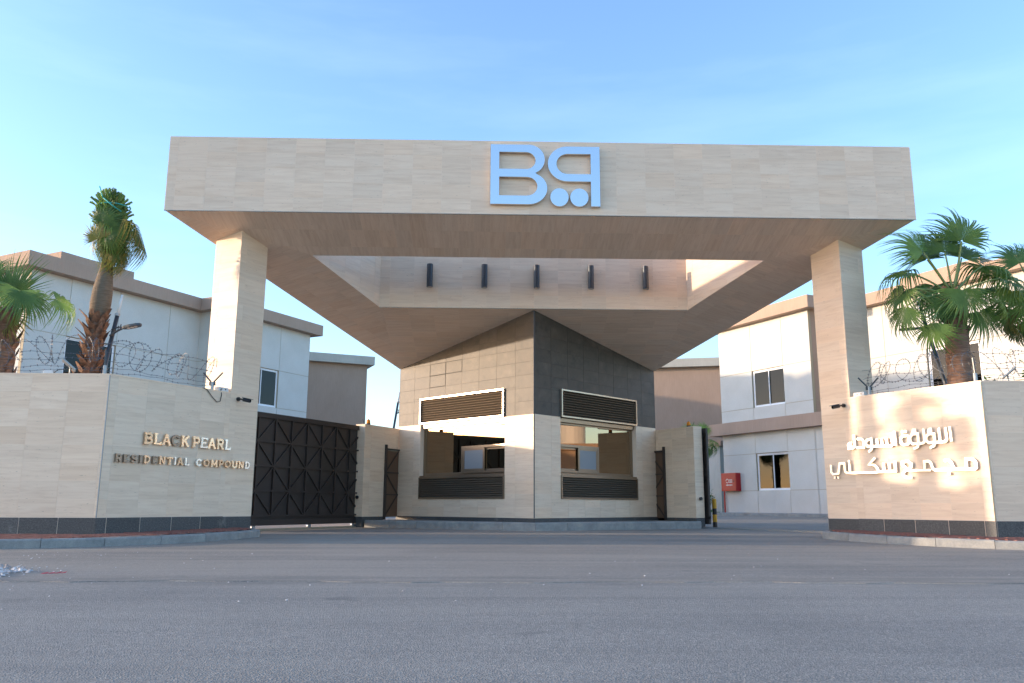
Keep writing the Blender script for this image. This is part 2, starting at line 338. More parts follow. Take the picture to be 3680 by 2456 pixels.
# ------------------------------------------------------------------ ground
def gz(x, y):
    pts = [(-400, -.32), (-21, -.30), (-12, -.17), (-8, -.10), (-1, 0), (3, 0), (9, .10), (16, .17), (400, .17)]
    for (a, za), (b, zb) in zip(pts, pts[1:]):
        if y <= b:
            t = (y-a)/(b-a); return za+(zb-za)*t
    return pts[-1][1]
def sheet(name, xs, ys, dz, mt, thick=0, jitter=None):
    mb = MB(); nx = len(xs)
    for y in ys:
        for x in xs:
            yy = y+(jitter(x) if jitter and y == ys[0] else 0); mb.v.append((x, yy, gz(x, yy)+dz))
    for j in range(len(ys)-1):
        for i in range(nx-1): mb.f.append((j*nx+i, j*nx+i+1, (j+1)*nx+i+1, (j+1)*nx+i))
    if thick:                                           # a skirt under the front edge
        b = len(mb.v)
        for i in range(nx): q = mb.v[i]; mb.v.append((q[0], q[1]-.01, q[2]-thick))
        for i in range(nx-1): mb.f.append((b+i, b+i+1, i+1, i))
    return tag(mb.build(name, mt), kind='structure')
lin = lambda a, b, n: [a+(b-a)*i/n for i in range(n+1)]
sheet('ground', [-1500, -300, -60, 60, 300, 1500], [-1500, -400, -21, -12, -8, -1, 3, 9, 16, 40, 400, 1500], -.03, SOIL)
sheet('street', [-120, -40, -20, 0, 20, 40, 120], [-60, -21, -16, -12, -11.5], 0, ROAD)
jx = lambda x: .05*math.sin(x*1.3)+.03*math.sin(x*4.1+1)+.02*math.sin(x*11)
sheet('driveway', lin(-40, 40, 260), [-11.85, -11, -10, -8, -4.5, -1, 0, 1.5, 3, 4.5, 6, 7.5, 9, 12, 16, 22], .009, DRIVE, .012, jx)

# ------------------------------------------------------------------ geometry constants of the gateway
CL, CR = (-7.805, -5.86), (7.81, -5.86)
dL = V((1.77, 3.085)).normalized(); dR = V((-1.69, 3.14)).normalized()
WTOP = 2.86
zs = lambda y: 5.474-.2525*y          # underside of the canopy
def ztop(y): return 8.145-.30*(y+4.17)

# ---- kerbs and pavements
def kerb_run(name_parent, path, w, top, step=.9, low=-.06):
    """kerb stones along a path, outer edge on the path, inner edge to the left of travel"""
    pts = [V(p) for p in path]; seg = []
    L_ = [0]
    for a, b in zip(pts, pts[1:]): L_.append(L_[-1]+(b-a).length)
    def at(s):
        for i in range(len(pts)-1):
            if s <= L_[i+1]+1e-6: return pts[i].lerp(pts[i+1], (s-L_[i])/(L_[i+1]-L_[i]))
        return pts[-1]
    n = max(1, round(L_[-1]/step)); nor = []
    P_ = [at(L_[-1]*i/n) for i in range(n+1)]
    for i in range(n+1):
        t = (P_[min(i+1, n)]-P_[max(i-1, 0)]).normalized(); nor.append(V((-t.y, t.x)))
    for i in range(n):
        a, b = P_[i], P_[i+1]; g = (b-a).normalized()*.004
        a2, b2 = a+nor[i]*w, b+nor[i+1]*w
        c = V((0, 0)); e = [a+g, b-g, b2-g, a2+g]
        h = rnd.uniform(-.004, .004)
        ch = [a+g+nor[i]*.02, b-g+nor[i+1]*.02, b2-g, a2+g]
        mb = MB(); cx, cy = (a.x+b.x)/2, (a.y+b.y)/2
        Z = [gz(q.x, q.y) for q in e]
        bot = [(q.x-cx, q.y-cy, z+low) for q, z in zip(e, Z)]; mid = [(q.x-cx, q.y-cy, z+top-.025+h) for q, z in zip(e, Z)]; tp = [(q.x-cx, q.y-cy, z+top+h) for q, z in zip(ch, Z)]
        mb.hexa(bot, mid)
        k = len(mb.v); mb.v += tp; mb.f.remove((4, 5, 6, 7)); mb.f += [(k, k+1, k+2, k+3)]+[(4+q, 4+(q+1) % 4, k+(q+1) % 4, k+q) for q in range(4)]
        mb.build('kerb_stone', KERB, name_parent, Matrix.Translation((cx, cy, 0)))
    return [P_[i]+nor[i]*w for i in range(n+1)]
def inside(p, poly):
    c = False
    for i in range(len(poly)):
        a, b = poly[i], poly[i-1]
        if (a[1] > p[1]) != (b[1] > p[1]) and p[0] < (b[0]-a[0])*(p[1]-a[1])/(b[1]-a[1])+a[0]: c = not c
    return c
def pavement(side):
    s = side
    path = [(-17, -7.62), (-9.6, -7.6), (-8.4, -7.4), (-7.4, -6.9), (-6.6, -6.15), (-6.0, -5.2), (-5.68, -4.3), (-5.6, -3.6), (-5.72, -3.1), (-6.0, -2.85)]
    path = [(x*-s, y) for x, y in path]
    if s > 0: path = path[::-1]
    root = tag(MB().prism([(0, 0), (.01, 0), (0, .01)], -.2, -.19).build('pavement', KERB), kind='structure')
    inner = kerb_run(root, path, .14, .15)
    wall = [(-17*-s, -5.9), (-7.82*-s, -5.9), (-6.08*-s, -2.75)]
    poly = [(p.x, p.y) for p in (inner if s < 0 else inner[::-1])]+wall[::-1]
    zt = lambda x, y: gz(x, y)+.15+.02*max(0, min(1, (y+7.5)/2))
    # bedding sheet as a fine grid
    bed = MB()
    x = -17.0
    P2 = []
    g = .25
    for i in range(int(12/g)+1):
        for j in range(int(6/g)):
            cx, cy = -17+i*g, -8+j*g; X = cx*-s
            q = clip([(X-g/2, cy-g/2), (X+g/2, cy-g/2), (X+g/2, cy+g/2), (X-g/2, cy+g/2)], [(X-g, cy-g), (X+g, cy-g), (X+g, cy+g), (X-g, cy+g)])
            if inside((X, cy), poly):
                bed.add([(a, b, zt(a, b)-.012) for a, b in q], [(0, 1, 2, 3)])
    bed.build('bedding', mat('paver_sand', (.28, .2, .16), .95), root)
    br = MB(); bw, bh = .2, .1; r2 = random.Random(3+s)
    for j in range(int(6/bh)):
        for i in range(int(12/bw)):
            cx = -17+i*bw+(bw/2 if j % 2 else 0); cy = -8+j*bh; X = cx*-s
            if all(inside((X+a, cy+b), poly) for a in (-.09, .09) for b in (-.045, .045)):
                h = r2.uniform(-.004, .004); z = zt(X, cy)+h
                br.add([(X-.095, cy-.045, z-.02), (X+.095, cy-.045, z-.02), (X+.095, cy+.045, z-.02), (X-.095, cy+.045, z-.02),
                        (X-.092, cy-.042, z), (X+.092, cy-.042, z), (X+.092, cy+.042, z+r2.uniform(-.002, .002)), (X-.092, cy+.042, z)],
                       [(4, 5, 6, 7), (0, 1, 5, 4), (1, 2, 6, 5), (2, 3, 7, 6), (3, 0, 4, 7)])
    tag(br.build('paving_bricks', BRICK, root), kind='stuff')
pavement(-1); pavement(1)
# raised kerb island under the guard booth
isl = [(-4.42, 2.2), (-.35, -.40), (0, -.52), (.35, -.40), (4.62, 2.2), (4.0, 3.6), (3.7, 7), (-3.7, 7), (-3.9, 3.6)]
root = tag(MB().prism([(p[0]*.97, p[1]*.97+.15) for p in isl], -.05, .195).build('booth_island', KERB), kind='structure')
kerb_run(root, isl[0:3], .16, .2); kerb_run(root, isl[2:5], .16, .2)
# compound road kerb and lawn beyond the right gate
kb = tag(MB().hexa([(6.6, 22.05, .0), (16.5, 11.9, .0), (17.38, 13.96, .0), (7.93, 24.3, .0)], [(6.6, 22.05, .30), (16.5, 11.9, .30), (17.38, 13.96, .30), (7.93, 24.3, .30)]).build('villa_pavement', BRICK), kind='structure')
kerb_run(kb, [(6.4, 22.1), (10.0, 18.55), (12.9, 14.9), (16.2, 11.6)], .18, .15)
lawn = tag(MB().hexa([(7.1, 23.1, .0), (10.5, 21.92, .0), (10.63, 26.11, .0), (7.12, 26.11, .0)], [(7.1, 23.1, .33), (10.5, 21.92, .33), (10.63, 26.11, .36), (7.12, 26.11, .36)]).build('lawn', GRASS), kind='structure')
gm = MB()
for i in range(3500):
    x, y = rnd.uniform(7.15, 10.4), rnd.uniform(22.6, 24.6); a = rnd.uniform(0, 6.28); h = rnd.uniform(.06, .16)
    gm.add([(x-.016*math.cos(a), y-.016*math.sin(a), .32), (x+.016*math.cos(a), y+.016*math.sin(a), .32), (x+rnd.uniform(-.03, .03), y+rnd.uniform(-.03, .03), .33+h)], [(0, 1, 2)])
tag(gm.build('grass', GRASS), 'short green grass on the lawn beside the cream villa', 'grass', kind='stuff')

# ------------------------------------------------------------------ entrance canopy
can = thing('entrance_canopy', 'wide wedge shaped travertine canopy spanning the whole gateway, with an open trapezoid well', 'canopy', (0, 0, 5.5))
FX, FY = 7.815, -4.17; BX, BY = 3.77, 3.74
HX0, HY0, HX1, HY1 = 5.12, -2.48, 3.91, -.09
e = .002
def cpoly(pts, zoff=0): return [(x, y, zs(y)+zoff) for x, y in pts]
def solid(pts):
    if area(pts) and sum(pts[i][0]*pts[(i+1) % len(pts)][1]-pts[(i+1) % len(pts)][0]*pts[i][1] for i in range(len(pts))) < 0: pts = pts[::-1]
    return MB().hexa([(x, y, zs(y)+e) for x, y in pts], [(x, y, ztop(y)) for x, y in pts])
slab = MB()
for pts in ([(-FX+e, FY+e), (FX-e, FY+e), (HX0+e, HY0-e), (-HX0-e, HY0-e)], [(FX-e, FY+e), (BX-e, BY), (HX1+e, HY1+e), (HX0+e, HY0-e)],
            [(BX-e, BY), (-BX+e, BY), (-HX1-e, HY1+e), (HX1+e, HY1+e)], [(-BX+e, BY), (-FX+e, FY+e), (-HX0-e, HY0-e), (-HX1-e, HY1+e)]):
    b = solid(pts); slab.add(b.v, b.f)
slab.build('slab', GROUT, can)
clad(can, 'fascia_tile', vframe((0, FY+e), (1, 0)), [(-FX, zs(FY)), (FX, zs(FY)), (FX-.0, 8.14), (-FX+.0, 8.14)], .61, .325, TRAV, e, off=(-.31, zs(FY)-.02))
sl = math.sqrt(1+.2525**2)
SF = frame((0, 0, zs(0)+e), (1, 0, 0), V((0, -1, .2525)).normalized(), V((0, -.2525, -1)).normalized())   # u = x, v towards the front
cv = lambda p: (p[0], -p[1]*sl)
# front beam: long grain runs front to back
def rotF(F, ang): return F @ Matrix.Rotation(ang, 4, 'Z')
def rot2(p, a): return (p[0]*math.cos(-a)-p[1]*math.sin(-a), p[0]*math.sin(-a)+p[1]*math.cos(-a))
def soffit(pts, ang, tw, th, name='soffit_tile', off=(0, 0)):
    reg = [rot2(cv(p), ang) for p in pts]; clad(can, name, rotF(SF, ang), reg, tw, th, TRAV_SOFFIT, e, off=off)
soffit([(-FX, FY), (FX, FY), (HX0, HY0), (-HX0, HY0)], R(90), .68, .34, off=(-FY*sl+.0, 0.1))
sa = math.atan2(BY-FY, FX-BX)
soffit([(FX, FY), (BX, BY), (HX1, HY1), (HX0, HY0)], R(-28), .64, .33)
soffit([(-FX, FY), (-BX, BY), (-HX1, HY1), (-HX0, HY0)], R(28), .64, .33)
soffit([(BX, BY), (-BX, BY), (-HX1, HY1), (HX1, HY1)], 0, .64, .33)
# well walls
wl_ = vframe((0, HY1+e), (1, 0)); clad(can, 'well_tile', wl_, [(-HX1, zs(HY1)), (HX1, zs(HY1)), (HX1, ztop(HY1)), (-HX1, ztop(HY1))], .61, .33, TRAV, e, off=(0, zs(HY1)))
for s in (-1, 1):
    a, b = V((s*HX0, HY0)), V((s*HX1, HY1)); d = (b-a); L = d.length; d.normalize()
    F = vframe((a.x, a.y), d, 1 if s > 0 else -1)
    # outward normal must look into the well
    n = V((F[0][2], F[1][2]));  side = 1 if n.x*s < 0 else -1
    F = vframe((a.x+s*e, a.y), d, (1 if s > 0 else -1)*side)
    clad(can, 'well_tile', F, [(0, zs(HY0)), (L, zs(HY1)), (L, ztop(HY1)), (0, ztop(HY0))], .61, .33, TRAV, e, off=(0, zs(HY1)))
    # outer side of the canopy
    a, b = V((s*FX, FY)), V((s*BX, BY)); d = (b-a); L = d.length; d.normalize()
    nx = V((d.y, -d.x)); side = 1 if nx.x*s > 0 else -1
    F = vframe((a.x-s*e*.9, a.y), d, side)
    clad(can, 'side_tile', F, [(0, zs(FY)), (L, zs(BY)), (L, ztop(BY)), (0, ztop(FY))], .61, .325, TRAV, e, off=(0, zs(FY)))
# thin metal trim under the fascia and round the well
tr = MB().box((-FX, FY-.004, zs(FY)-.014), (FX, FY+.02, zs(FY)-.001)); tr.box((-HX1, HY1-.012, zs(HY1)-.012), (HX1, HY1+.01, zs(HY1)-.001)); tr.build('edge_trim', CHAMP, can)
# emblem
em = thing('emblem', 'large brushed steel emblem, B and mirrored P over two discs, on the canopy front', 'sign', (0, FY, 6.7))
EF = vframe((0, FY), (1, 0)); k_ = 1.314/1004.0; ex_ = lambda x: -1.122+(x-295)*1.2435e-3; ez_ = lambda z: 6.712+(1217-z)*k_
def arc(cx, cy, rx, ry, a0, a1, n=14): return [(cx+rx*math.cos(R(a0+(a1-a0)*i/n)), cy-ry*math.sin(R(a0+(a1-a0)*i/n))) for i in range(n+1)]
def curve2d(name, loops, depth, mt, parent, F, z0):
    cu = bpy.data.curves.new(name, 'CURVE'); cu.dimensions = '2D'; cu.fill_mode = 'BOTH'; cu.extrude = depth/2; cu.bevel_depth = 0
    for lp in loops:
        s_ = cu.splines.new('POLY'); s_.points.add(len(lp)-1); s_.use_cyclic_u = True
        for i, q in enumerate(lp): s_.points[i].co = (ex_(q[0]), ez_(q[1]), 0, 1)
    t = bpy.data.objects.new('tmp', cu); C.objects.link(t); dg = bpy.context.evaluated_depsgraph_get()
    me = bpy.data.meshes.new_from_object(t.evaluated_get(dg)); bpy.data.objects.remove(t)
    me.materials.clear()
    return put(name, me, mt, parent, F @ Matrix.Translation((0, 0, z0+depth/2)))
Bo = [(295, 1217), (295, 213), (920, 213)]+arc(935, 463, 270, 250, 88, -50, 18)+[(1047, 690)]+arc(930, 950, 315, 267, 62, -88, 18)+[(900, 1217)]
Bh1 = [(440, 340), (850, 340)]+arc(890, 484, 160, 144, 85, -85, 12)+[(850, 627), (440, 627)]
Bh2 = [(440, 760), (860, 760)]+arc(905, 917, 175, 157, 85, -85, 12)+[(860, 1075), (440, 1075)]
curve2d('letter_b', [Bo, Bh1, Bh2], .07, STEEL, em, EF, .03)
Po = [(2130, 235), (2130, 1240), (1978, 1240), (1978, 826), (1600, 826)]+arc(1585, 530, 328, 295, 275, 90, 26)[1:]+[(1620, 235)]
Ph = [(1978, 360), (1978, 703), (1620, 703)]+arc(1590, 532, 188, 171, 268, 92, 18)+[(1620, 360)]
curve2d('letter_p', [Po, Ph], .07, STEEL, em, EF, .03)
for cx in (1448, 1780): curve2d('dot', [arc(cx, 1095, 152, 150, 0, 351.0, 39)], .07, STEEL, em, EF, .03)
# wall lights in the well
spots = ['leftmost', 'second from left', 'middle', 'second from right', 'rightmost']
for i, x in enumerate((-2.65, -1.265, .057, 1.44, 2.835)):
    y = HY1-.085; t = thing('wall_light', 'charcoal cylinder wall light, %s of the five under the canopy' % spots[i], 'wall light', (x, y, 6.0), 'cylinder lights on the canopy well wall')
    mb = MB(); n = 24
    mb.tube([(x, y-.02, 6.0), (x, y-.02, 6.05), (x, y-.02, 6.55), (x, y-.02, 6.60)], .075, n); mb.build('housing', CHAR, t, smooth=False)
    MB().tube([(x, y-.02, 5.994), (x, y-.02, 6.02)], .068, n).build('lens', mat('lamp_glass', (.35, .34, .3), .2), t)
    MB().tube([(x, y-.02, 6.545), (x, y-.02, 6.56)], .078, n).build('top_ring', CHAR, t)
    MB().box((x-.04, y+.04, 6.2), (x+.04, y+.105, 6.4)).build('bracket', CHAR, t)

# ------------------------------------------------------------------ columns
for s, c0, dd, lab in ((-1, (-6.42, -3.437), dL, 'left travertine column rising from the Latin lettered wall to the canopy, palm shadow near its top'),
                       (1, (6.476, -3.372), dR, 'right travertine column rising from the Arabic lettered wall to the canopy')):
    col = thing('column', lab, 'column', (c0[0], c0[1], 0), 'canopy columns')
    w = .765; o = V((s*abs(dd.y), abs(dd.x)*1.0))          # depth direction away from the opening
    o = V((-dd.y, dd.x)) if s < 0 else V((dd.y, -dd.x))
    a = V(c0); b = a+dd*w; c = b+o*w; d = a+o*w
    g = .002
    core = [a+(dd+o)*g, b+(-dd+o)*g, c-(dd+o)*g, d+(dd-o)*g]
    if s > 0: core = core[::-1]
    MB().hexa([(p.x, p.y, 0) for p in core], [(p.x, p.y, zs(p.y)+.03) for p in core]).build('core', GROUT, col)
    for p, q, side in ((a, b, 1), (d, a, 1), (b, c, 1), (c, d, 1)):
        dr = (q-p).normalized(); sd2 = 1 if s < 0 else -1
        F = vframe((p.x, p.y), dr, sd2); n = V((F[0][2], F[1][2])); F = vframe((p.x-n.x*g, p.y-n.y*g), dr, sd2)
        clad(col, 'tile', F, [(0, .36), (w, .36), (w, zs(q.y)), (0, zs(p.y))], 1.0, .312, TRAV, g, off=(-.2, .365), stagger=.37)
        clad(col, 'plinth_stone', F, [(0, -.1), (w, -.1), (w, .355), (0, .355)], .9, .6, GRAN, g+.001, off=(0, -.2))

# ------------------------------------------------------------------ lettered walls
def boundary_wall(s, c0, dd, lab):
    w = thing('boundary_wall', lab, 'wall', (c0[0], c0[1], 0))
    L1 = 2.789 if s < 0 else 2.8225; g = .002; sd2 = 1 if s < 0 else -1
    o = V((-dd.y, dd.x)) if s < 0 else V((dd.y, -dd.x))
    a = V(c0); b = a+dd*L1; th = .35; far = V((c0[0]+s*8.5, c0[1]))
    inner = V((c0[0]+s*.5, c0[1]+th))
    # angled sign wall body and street wall body
    poly1 = [a+dd*g+o*g, b+o*g, b+o*th, a+o*th+dd*.2]
    poly2 = [V((a.x, a.y+g)), V((far.x, a.y+g)), V((far.x, a.y+th)), V((a.x+s*.1, a.y+th))]
    mb = MB()
    for pl, dz in ((poly1, 0), (poly2, -.002)):
        q = [(p.x, p.y) for p in pl]; mb.prism(q, -.15, WTOP-.03+dz)
    mb.build('core', GROUT, w)
    F1 = vframe((a.x+o.x*g, a.y+o.y*g), dd, sd2)
    clad(w, 'tile', F1, [(0, .368), (L1, .368), (L1, WTOP-.03), (0, WTOP-.03)], .62, .31, TRAV, g, off=(.18, .368))
    clad(w, 'plinth_stone', F1, [(0, -.1), (L1, -.1), (L1, .362), (0, .362)], .68, .6, GRAN, g+.004, off=(.2, -.2), gap=.012)
    F2 = vframe((a.x, a.y+g), (1, 0), 1)
    x0, x1 = (-8.5, 0) if s < 0 else (0, 8.5)
    clad(w, 'tile', F2, [(x0, .368), (x1, .368), (x1, WTOP-.03), (x0, WTOP-.03)], .65, .31, TRAV, g, off=(.05*s, .368))
    clad(w, 'plinth_stone', F2, [(x0, -.1), (x1, -.1), (x1, .362), (x0, .362)], .66, .6, GRAN, g+.004, off=(.02, -.2), gap=.012)
    # coping: two pieces meeting at the corner
    n1 = V((F1[0][2], F1[1][2])); cp = MB()
    q1 = [a+n1*.004, b+n1*.004, b+o*(th+.01), a+o*(th+.01)+dd*.2]
    cp.prism([(p.x, p.y) for p in q1], WTOP-.029, WTOP)
    q2 = [V((a.x, a.y-.004)), V((far.x, a.y-.004)), V((far.x, a.y+th+.01)), V((a.x, a.y+th+.01))]
    cp.prism([(p.x, p.y) for p in q2], WTOP-.0305, WTOP-.0015)
    cp.build('coping', TRAV, w)
    # steel corner bead
    MB().box((c0[0]-.008, c0[1]-.010, .36), (c0[0]+.008, c0[1]+.006, WTOP-.03)).build('corner_trim', CHAMP if s > 0 else GALV, w)
    return w, vframe((a.x, a.y), dd, sd2)
wL, FL = boundary_wall(-1, CL, dL, 'left travertine boundary wall on a dark plinth, carrying metal Latin lettering')
wR, FR = boundary_wall(1, CR, dR, 'right travertine boundary wall on a dark plinth, carrying silver Arabic lettering')

# Latin lettering: strokes in a unit box
def S_arc():
    p = arc(.5, -.74+0, .36, .22, 20, 270, 12)
    return None
A_ = lambda cx, cy, rx, ry, a0, a1, n=10: [(cx+rx*math.cos(R(a0+(a1-a0)*i/n)), cy+ry*math.sin(R(a0+(a1-a0)*i/n))) for i in range(n+1)]
SER = lambda x, y, w=.3: [(x-w/2, y), (x+w/2, y)]
G = {
 'B': [[(.2, 0), (.2, 1)], [(.05, .93), (.6, .93)]+A_(.6, .74, .22, .19, 90, -90, 8)+[(.2, .55)], [(.2, .5), (.62, .5)]+A_(.64, .285, .24, .215, 90, -90, 8)+[(.05, .07)]],
 'L': [[(.25, 0), (.25, 1)], SER(.25, .95, .42), [(.05, .07), (.93, .07)], [(.9, .0), (.9, .26)]],
 'A': [[(.12, 0), (.46, 1)], [(.46, 1), (.86, 0)], [(.26, .33), (.72, .33)], SER(.12, .05, .3), SER(.86, .05, .3), SER(.44, .95, .2)],
 'C': [A_(.52, .5, .40, .42, 42, 318, 18), [(.86, .68), (.86, .92)], [(.86, .1), (.86, .32)]],
 'K': [[(.2, 0), (.2, 1)], [(.25, .45), (.82, .95)], [(.42, .58), (.86, .03)], SER(.2, .95, .32), SER(.2, .05, .32), SER(.82, .95, .28), SER(.85, .05, .28)],
 'P': [[(.22, 0), (.22, 1)], [(.05, .93), (.6, .93)]+A_(.62, .69, .24, .24, 90, -90, 10)+[(.22, .44)], SER(.22, .05, .36)],
 'E': [[(.2, 0), (.2, 1)], [(.05, .93), (.92, .93)], [(.2, .5), (.75, .5)], [(.05, .07), (.93, .07)], [(.9, .78), (.9, 1)], [(.9, 0), (.9, .24)]],
 'R': [[(.2, 0), (.2, 1)], [(.05, .93), (.58, .93)]+A_(.6, .71, .22, .22, 90, -90, 10)+[(.2, .48)], [(.5, .48), (.85, .03)], SER(.2, .05, .32), SER(.87, .05, .24)],
 'S': [A_(.5, .72, .33, .2, 25, 200, 10)+[(.3, .55), (.68, .45)]+A_(.5, .27, .35, .2, 20, -155, 10), [(.82, .72), (.82, .95)], [(.16, .05), (.16, .3)]],
 'I': [[(.5, 0), (.5, 1)], SER(.5, .95, .8), SER(.5, .05, .8)],
 'D': [[(.2, 0), (.2, 1)], [(.05, .93), (.45, .93)]+A_(.46, .5, .4, .43, 90, -90, 14)+[(.05, .07)]],
 'N': [[(.18, 0), (.18, 1)], [(.18, .98), (.82, .02)], [(.82, 0), (.82, 1)], SER(.12, .95, .24), SER(.18, .05, .3), SER(.82, .95, .3)],
 'T': [[(.5, 0), (.5, 1)], [(.05, .93), (.95, .93)], SER(.5, .05, .4), [(.08, .74), (.08, .98)], [(.92, .74), (.92, .98)]],
 'O': [A_(.5, .5, .40, .42, 0, 360, 24)],
 'M': [[(.14, 0), (.14, 1)], [(.14, .98), (.5, .2)], [(.5, .2), (.86, .98)], [(.86, 0), (.86, 1)], SER(.14, .05, .24), SER(.86, .05, .24)],
 'U': [[(.18, 1), (.18, .4)]+A_(.5, .36, .32, .30, 180, 360, 12)+[(.82, 1)], SER(.18, .95, .28), SER(.82, .95, .28)],
}
def letters(word, xs, z0, h, label, F, stroke, kinds):
    t = thing('wall_lettering', label, 'lettering', tuple(F @ V((xs[0][0], z0, 0))))
    for ch, (a, b), kd in zip(word, xs, kinds):
        mb = MB()
        for q, st in enumerate(G[ch]):
            thin = st[0][1] == st[-1][1] and len(st) == 2 or len(st) == 2 and abs(st[0][0]-st[1][0]) < .01 and abs(st[0][1]-st[1][1]) < .35
            ribbon(mb, [((p[0]-.5)*(b-a), p[1]*h) for p in st], stroke*(.72 if thin else 1), .018, .058+.0007*(len(G[ch])-q))
        mt = {'g': LETTER, 'd': LETTERG, 's': LETTERS}[kd]
        tilt = Matrix.Rotation(R(rnd.uniform(-1.2, 1.2)), 4, 'Y') @ Matrix.Rotation(R(rnd.uniform(-1, 1)), 4, 'X')
        mb.build('letter_'+ch.lower(), mt, t, F @ Matrix.Translation(((a+b)/2, z0, 0)) @ tilt)
l1 = [.769, .958, .981, 1.153, 1.168, 1.367, 1.375, 1.579, 1.592, 1.787, 1.864, 2.043, 2.053, 2.236, 2.245, 2.442, 2.46, 2.652, 2.67, 2.829]
letters('BLACKPEARL', list(zip(l1[::2], l1[1::2])), 1.68, .2, 'upper line of raised metal capitals reading BLACK PEARL on the left wall', FL, .042, 'gggdggsggs')
l2 = [.224, .352, .38, .503, .539, .678, .715, .768, .805, .941, .987, 1.103, 1.134, 1.275, 1.307, 1.435, 1.467, 1.524, 1.54, 1.68, 1.713, 1.822, 1.983, 2.121, 2.164, 2.313, 2.349, 2.519, 2.546, 2.674, 2.702, 2.86, 2.888, 3.04, 3.059, 3.213, 3.242, 3.379]
letters('RESIDENTIALCOMPOUND', list(zip(l2[::2], l2[1::2])), 1.327, .135, 'lower line of smaller raised capitals reading RESIDENTIAL COMPOUND on the left wall', FL, .031, 'ddddgdggsgssggggggs')
AR = [[[0.646,2.069],[0.637,1.796]],[[0.728,2.061],[0.718,1.838],[0.762,1.8],[0.859,1.796],[0.979,1.798],[1.093,1.799],[1.135,1.842],[1.136,1.915],[1.077,1.965],[0.97,1.96],[0.969,1.797],[0.993,1.737],[1.076,1.702]],[[0.859,2.065],[0.858,1.802]],[[1.004,2.053],[1.06,2.052],[1.076,2.016],[1.003,2.014]],[[1.172,2.067],[1.167,1.839],[1.202,1.799],[1.303,1.795],[1.425,1.797],[1.472,1.849],[1.472,1.931],[1.416,1.983],[1.3,1.984],[1.3,1.795],[1.325,1.735],[1.412,1.701]],[[1.336,2.058],[1.393,2.06],[1.409,2.02],[1.333,2.018]],[[1.502,1.955],[1.622,1.97],[1.672,1.925],[1.672,1.835],[1.631,1.795],[1.542,1.795],[1.503,1.825],[1.502,1.955]],[[1.648,2.049],[1.6,2.046]],[[1.58,2.048],[1.532,2.044]],[[1.804,2.071],[1.792,1.79]],[[1.884,2.04],[1.862,1.817],[1.904,1.783],[2.004,1.786],[2.097,1.79],[2.216,1.797],[2.32,1.803],[2.45,1.813],[2.48,1.877],[2.444,1.937],[2.341,1.952],[2.335,1.786],[2.361,1.734],[2.426,1.697]],[[1.997,1.951],[1.986,1.795]],[[2.103,1.948],[2.096,1.802]],[[2.211,1.943],[2.207,1.808]],[[2.678,1.974],[2.561,1.966],[2.521,1.918],[2.522,1.787],[2.697,1.796]],[[2.751,2.064],[2.741,1.793]],[[2.808,1.897],[2.886,1.891],[2.908,1.857],[2.888,1.829],[2.804,1.828]],[[2.923,1.788],[2.785,1.788]]]
AR2 = [[[0.399,1.291],[0.393,1.459],[0.274,1.456],[0.218,1.397],[0.217,1.298],[0.252,1.275],[0.611,1.285],[0.65,1.327],[0.677,1.414],[0.724,1.451],[0.812,1.455]],[[0.625,1.282],[0.8,1.283],[1.009,1.283],[1.059,1.314],[1.086,1.417],[1.128,1.454],[1.217,1.453],[1.223,1.306]],[[1.099,1.286],[1.551,1.293],[1.684,1.408],[1.683,1.459],[1.565,1.471],[1.49,1.422],[1.5,1.358],[1.648,1.284],[1.689,1.228],[1.643,1.167],[1.501,1.155]],[[0.767,1.212],[0.717,1.211]],[[1.838,1.482],[1.843,1.291],[1.992,1.288],[2.11,1.291],[2.229,1.292],[2.248,1.363],[2.311,1.428],[2.437,1.442],[2.286,1.57]],[[1.976,1.456],[1.975,1.295]],[[2.102,1.461],[2.101,1.299]],[[2.256,1.278],[2.579,1.282],[2.894,1.285],[2.994,1.295],[3.028,1.329],[3.036,1.492],[3.154,1.492],[3.197,1.285],[3.334,1.274],[3.378,1.322],[3.385,1.467]],[[2.913,1.479],[2.908,1.295]],[[2.933,1.529],[2.888,1.527]],[[3.318,1.205],[3.275,1.203]],[[3.232,1.203],[3.19,1.201]]]
groups1 = [[0], [1, 2], [3], [4], [5], [6], [7], [8], [9], [10, 11, 12, 13], [14], [15], [16, 17]]
groups2 = [[0, 1, 2], [3], [4, 5, 6, 7, 8], [9], [10], [11]]
for lab, DA, gr in (('upper line of raised silver Arabic script on the right wall', AR, groups1), ('lower line of long stretched silver Arabic script on the right wall', AR2, groups2)):
    t = thing('wall_lettering', lab, 'lettering', tuple(FR @ V((DA[0][0][0], 1.3, 0))))
    for g_ in gr:
        mb = MB()
        for q in g_: ribbon(mb, DA[q], .047, .018, .06+.0011*(q % 5))
        mb.build('letter_shape', LETTERS, t, FR)

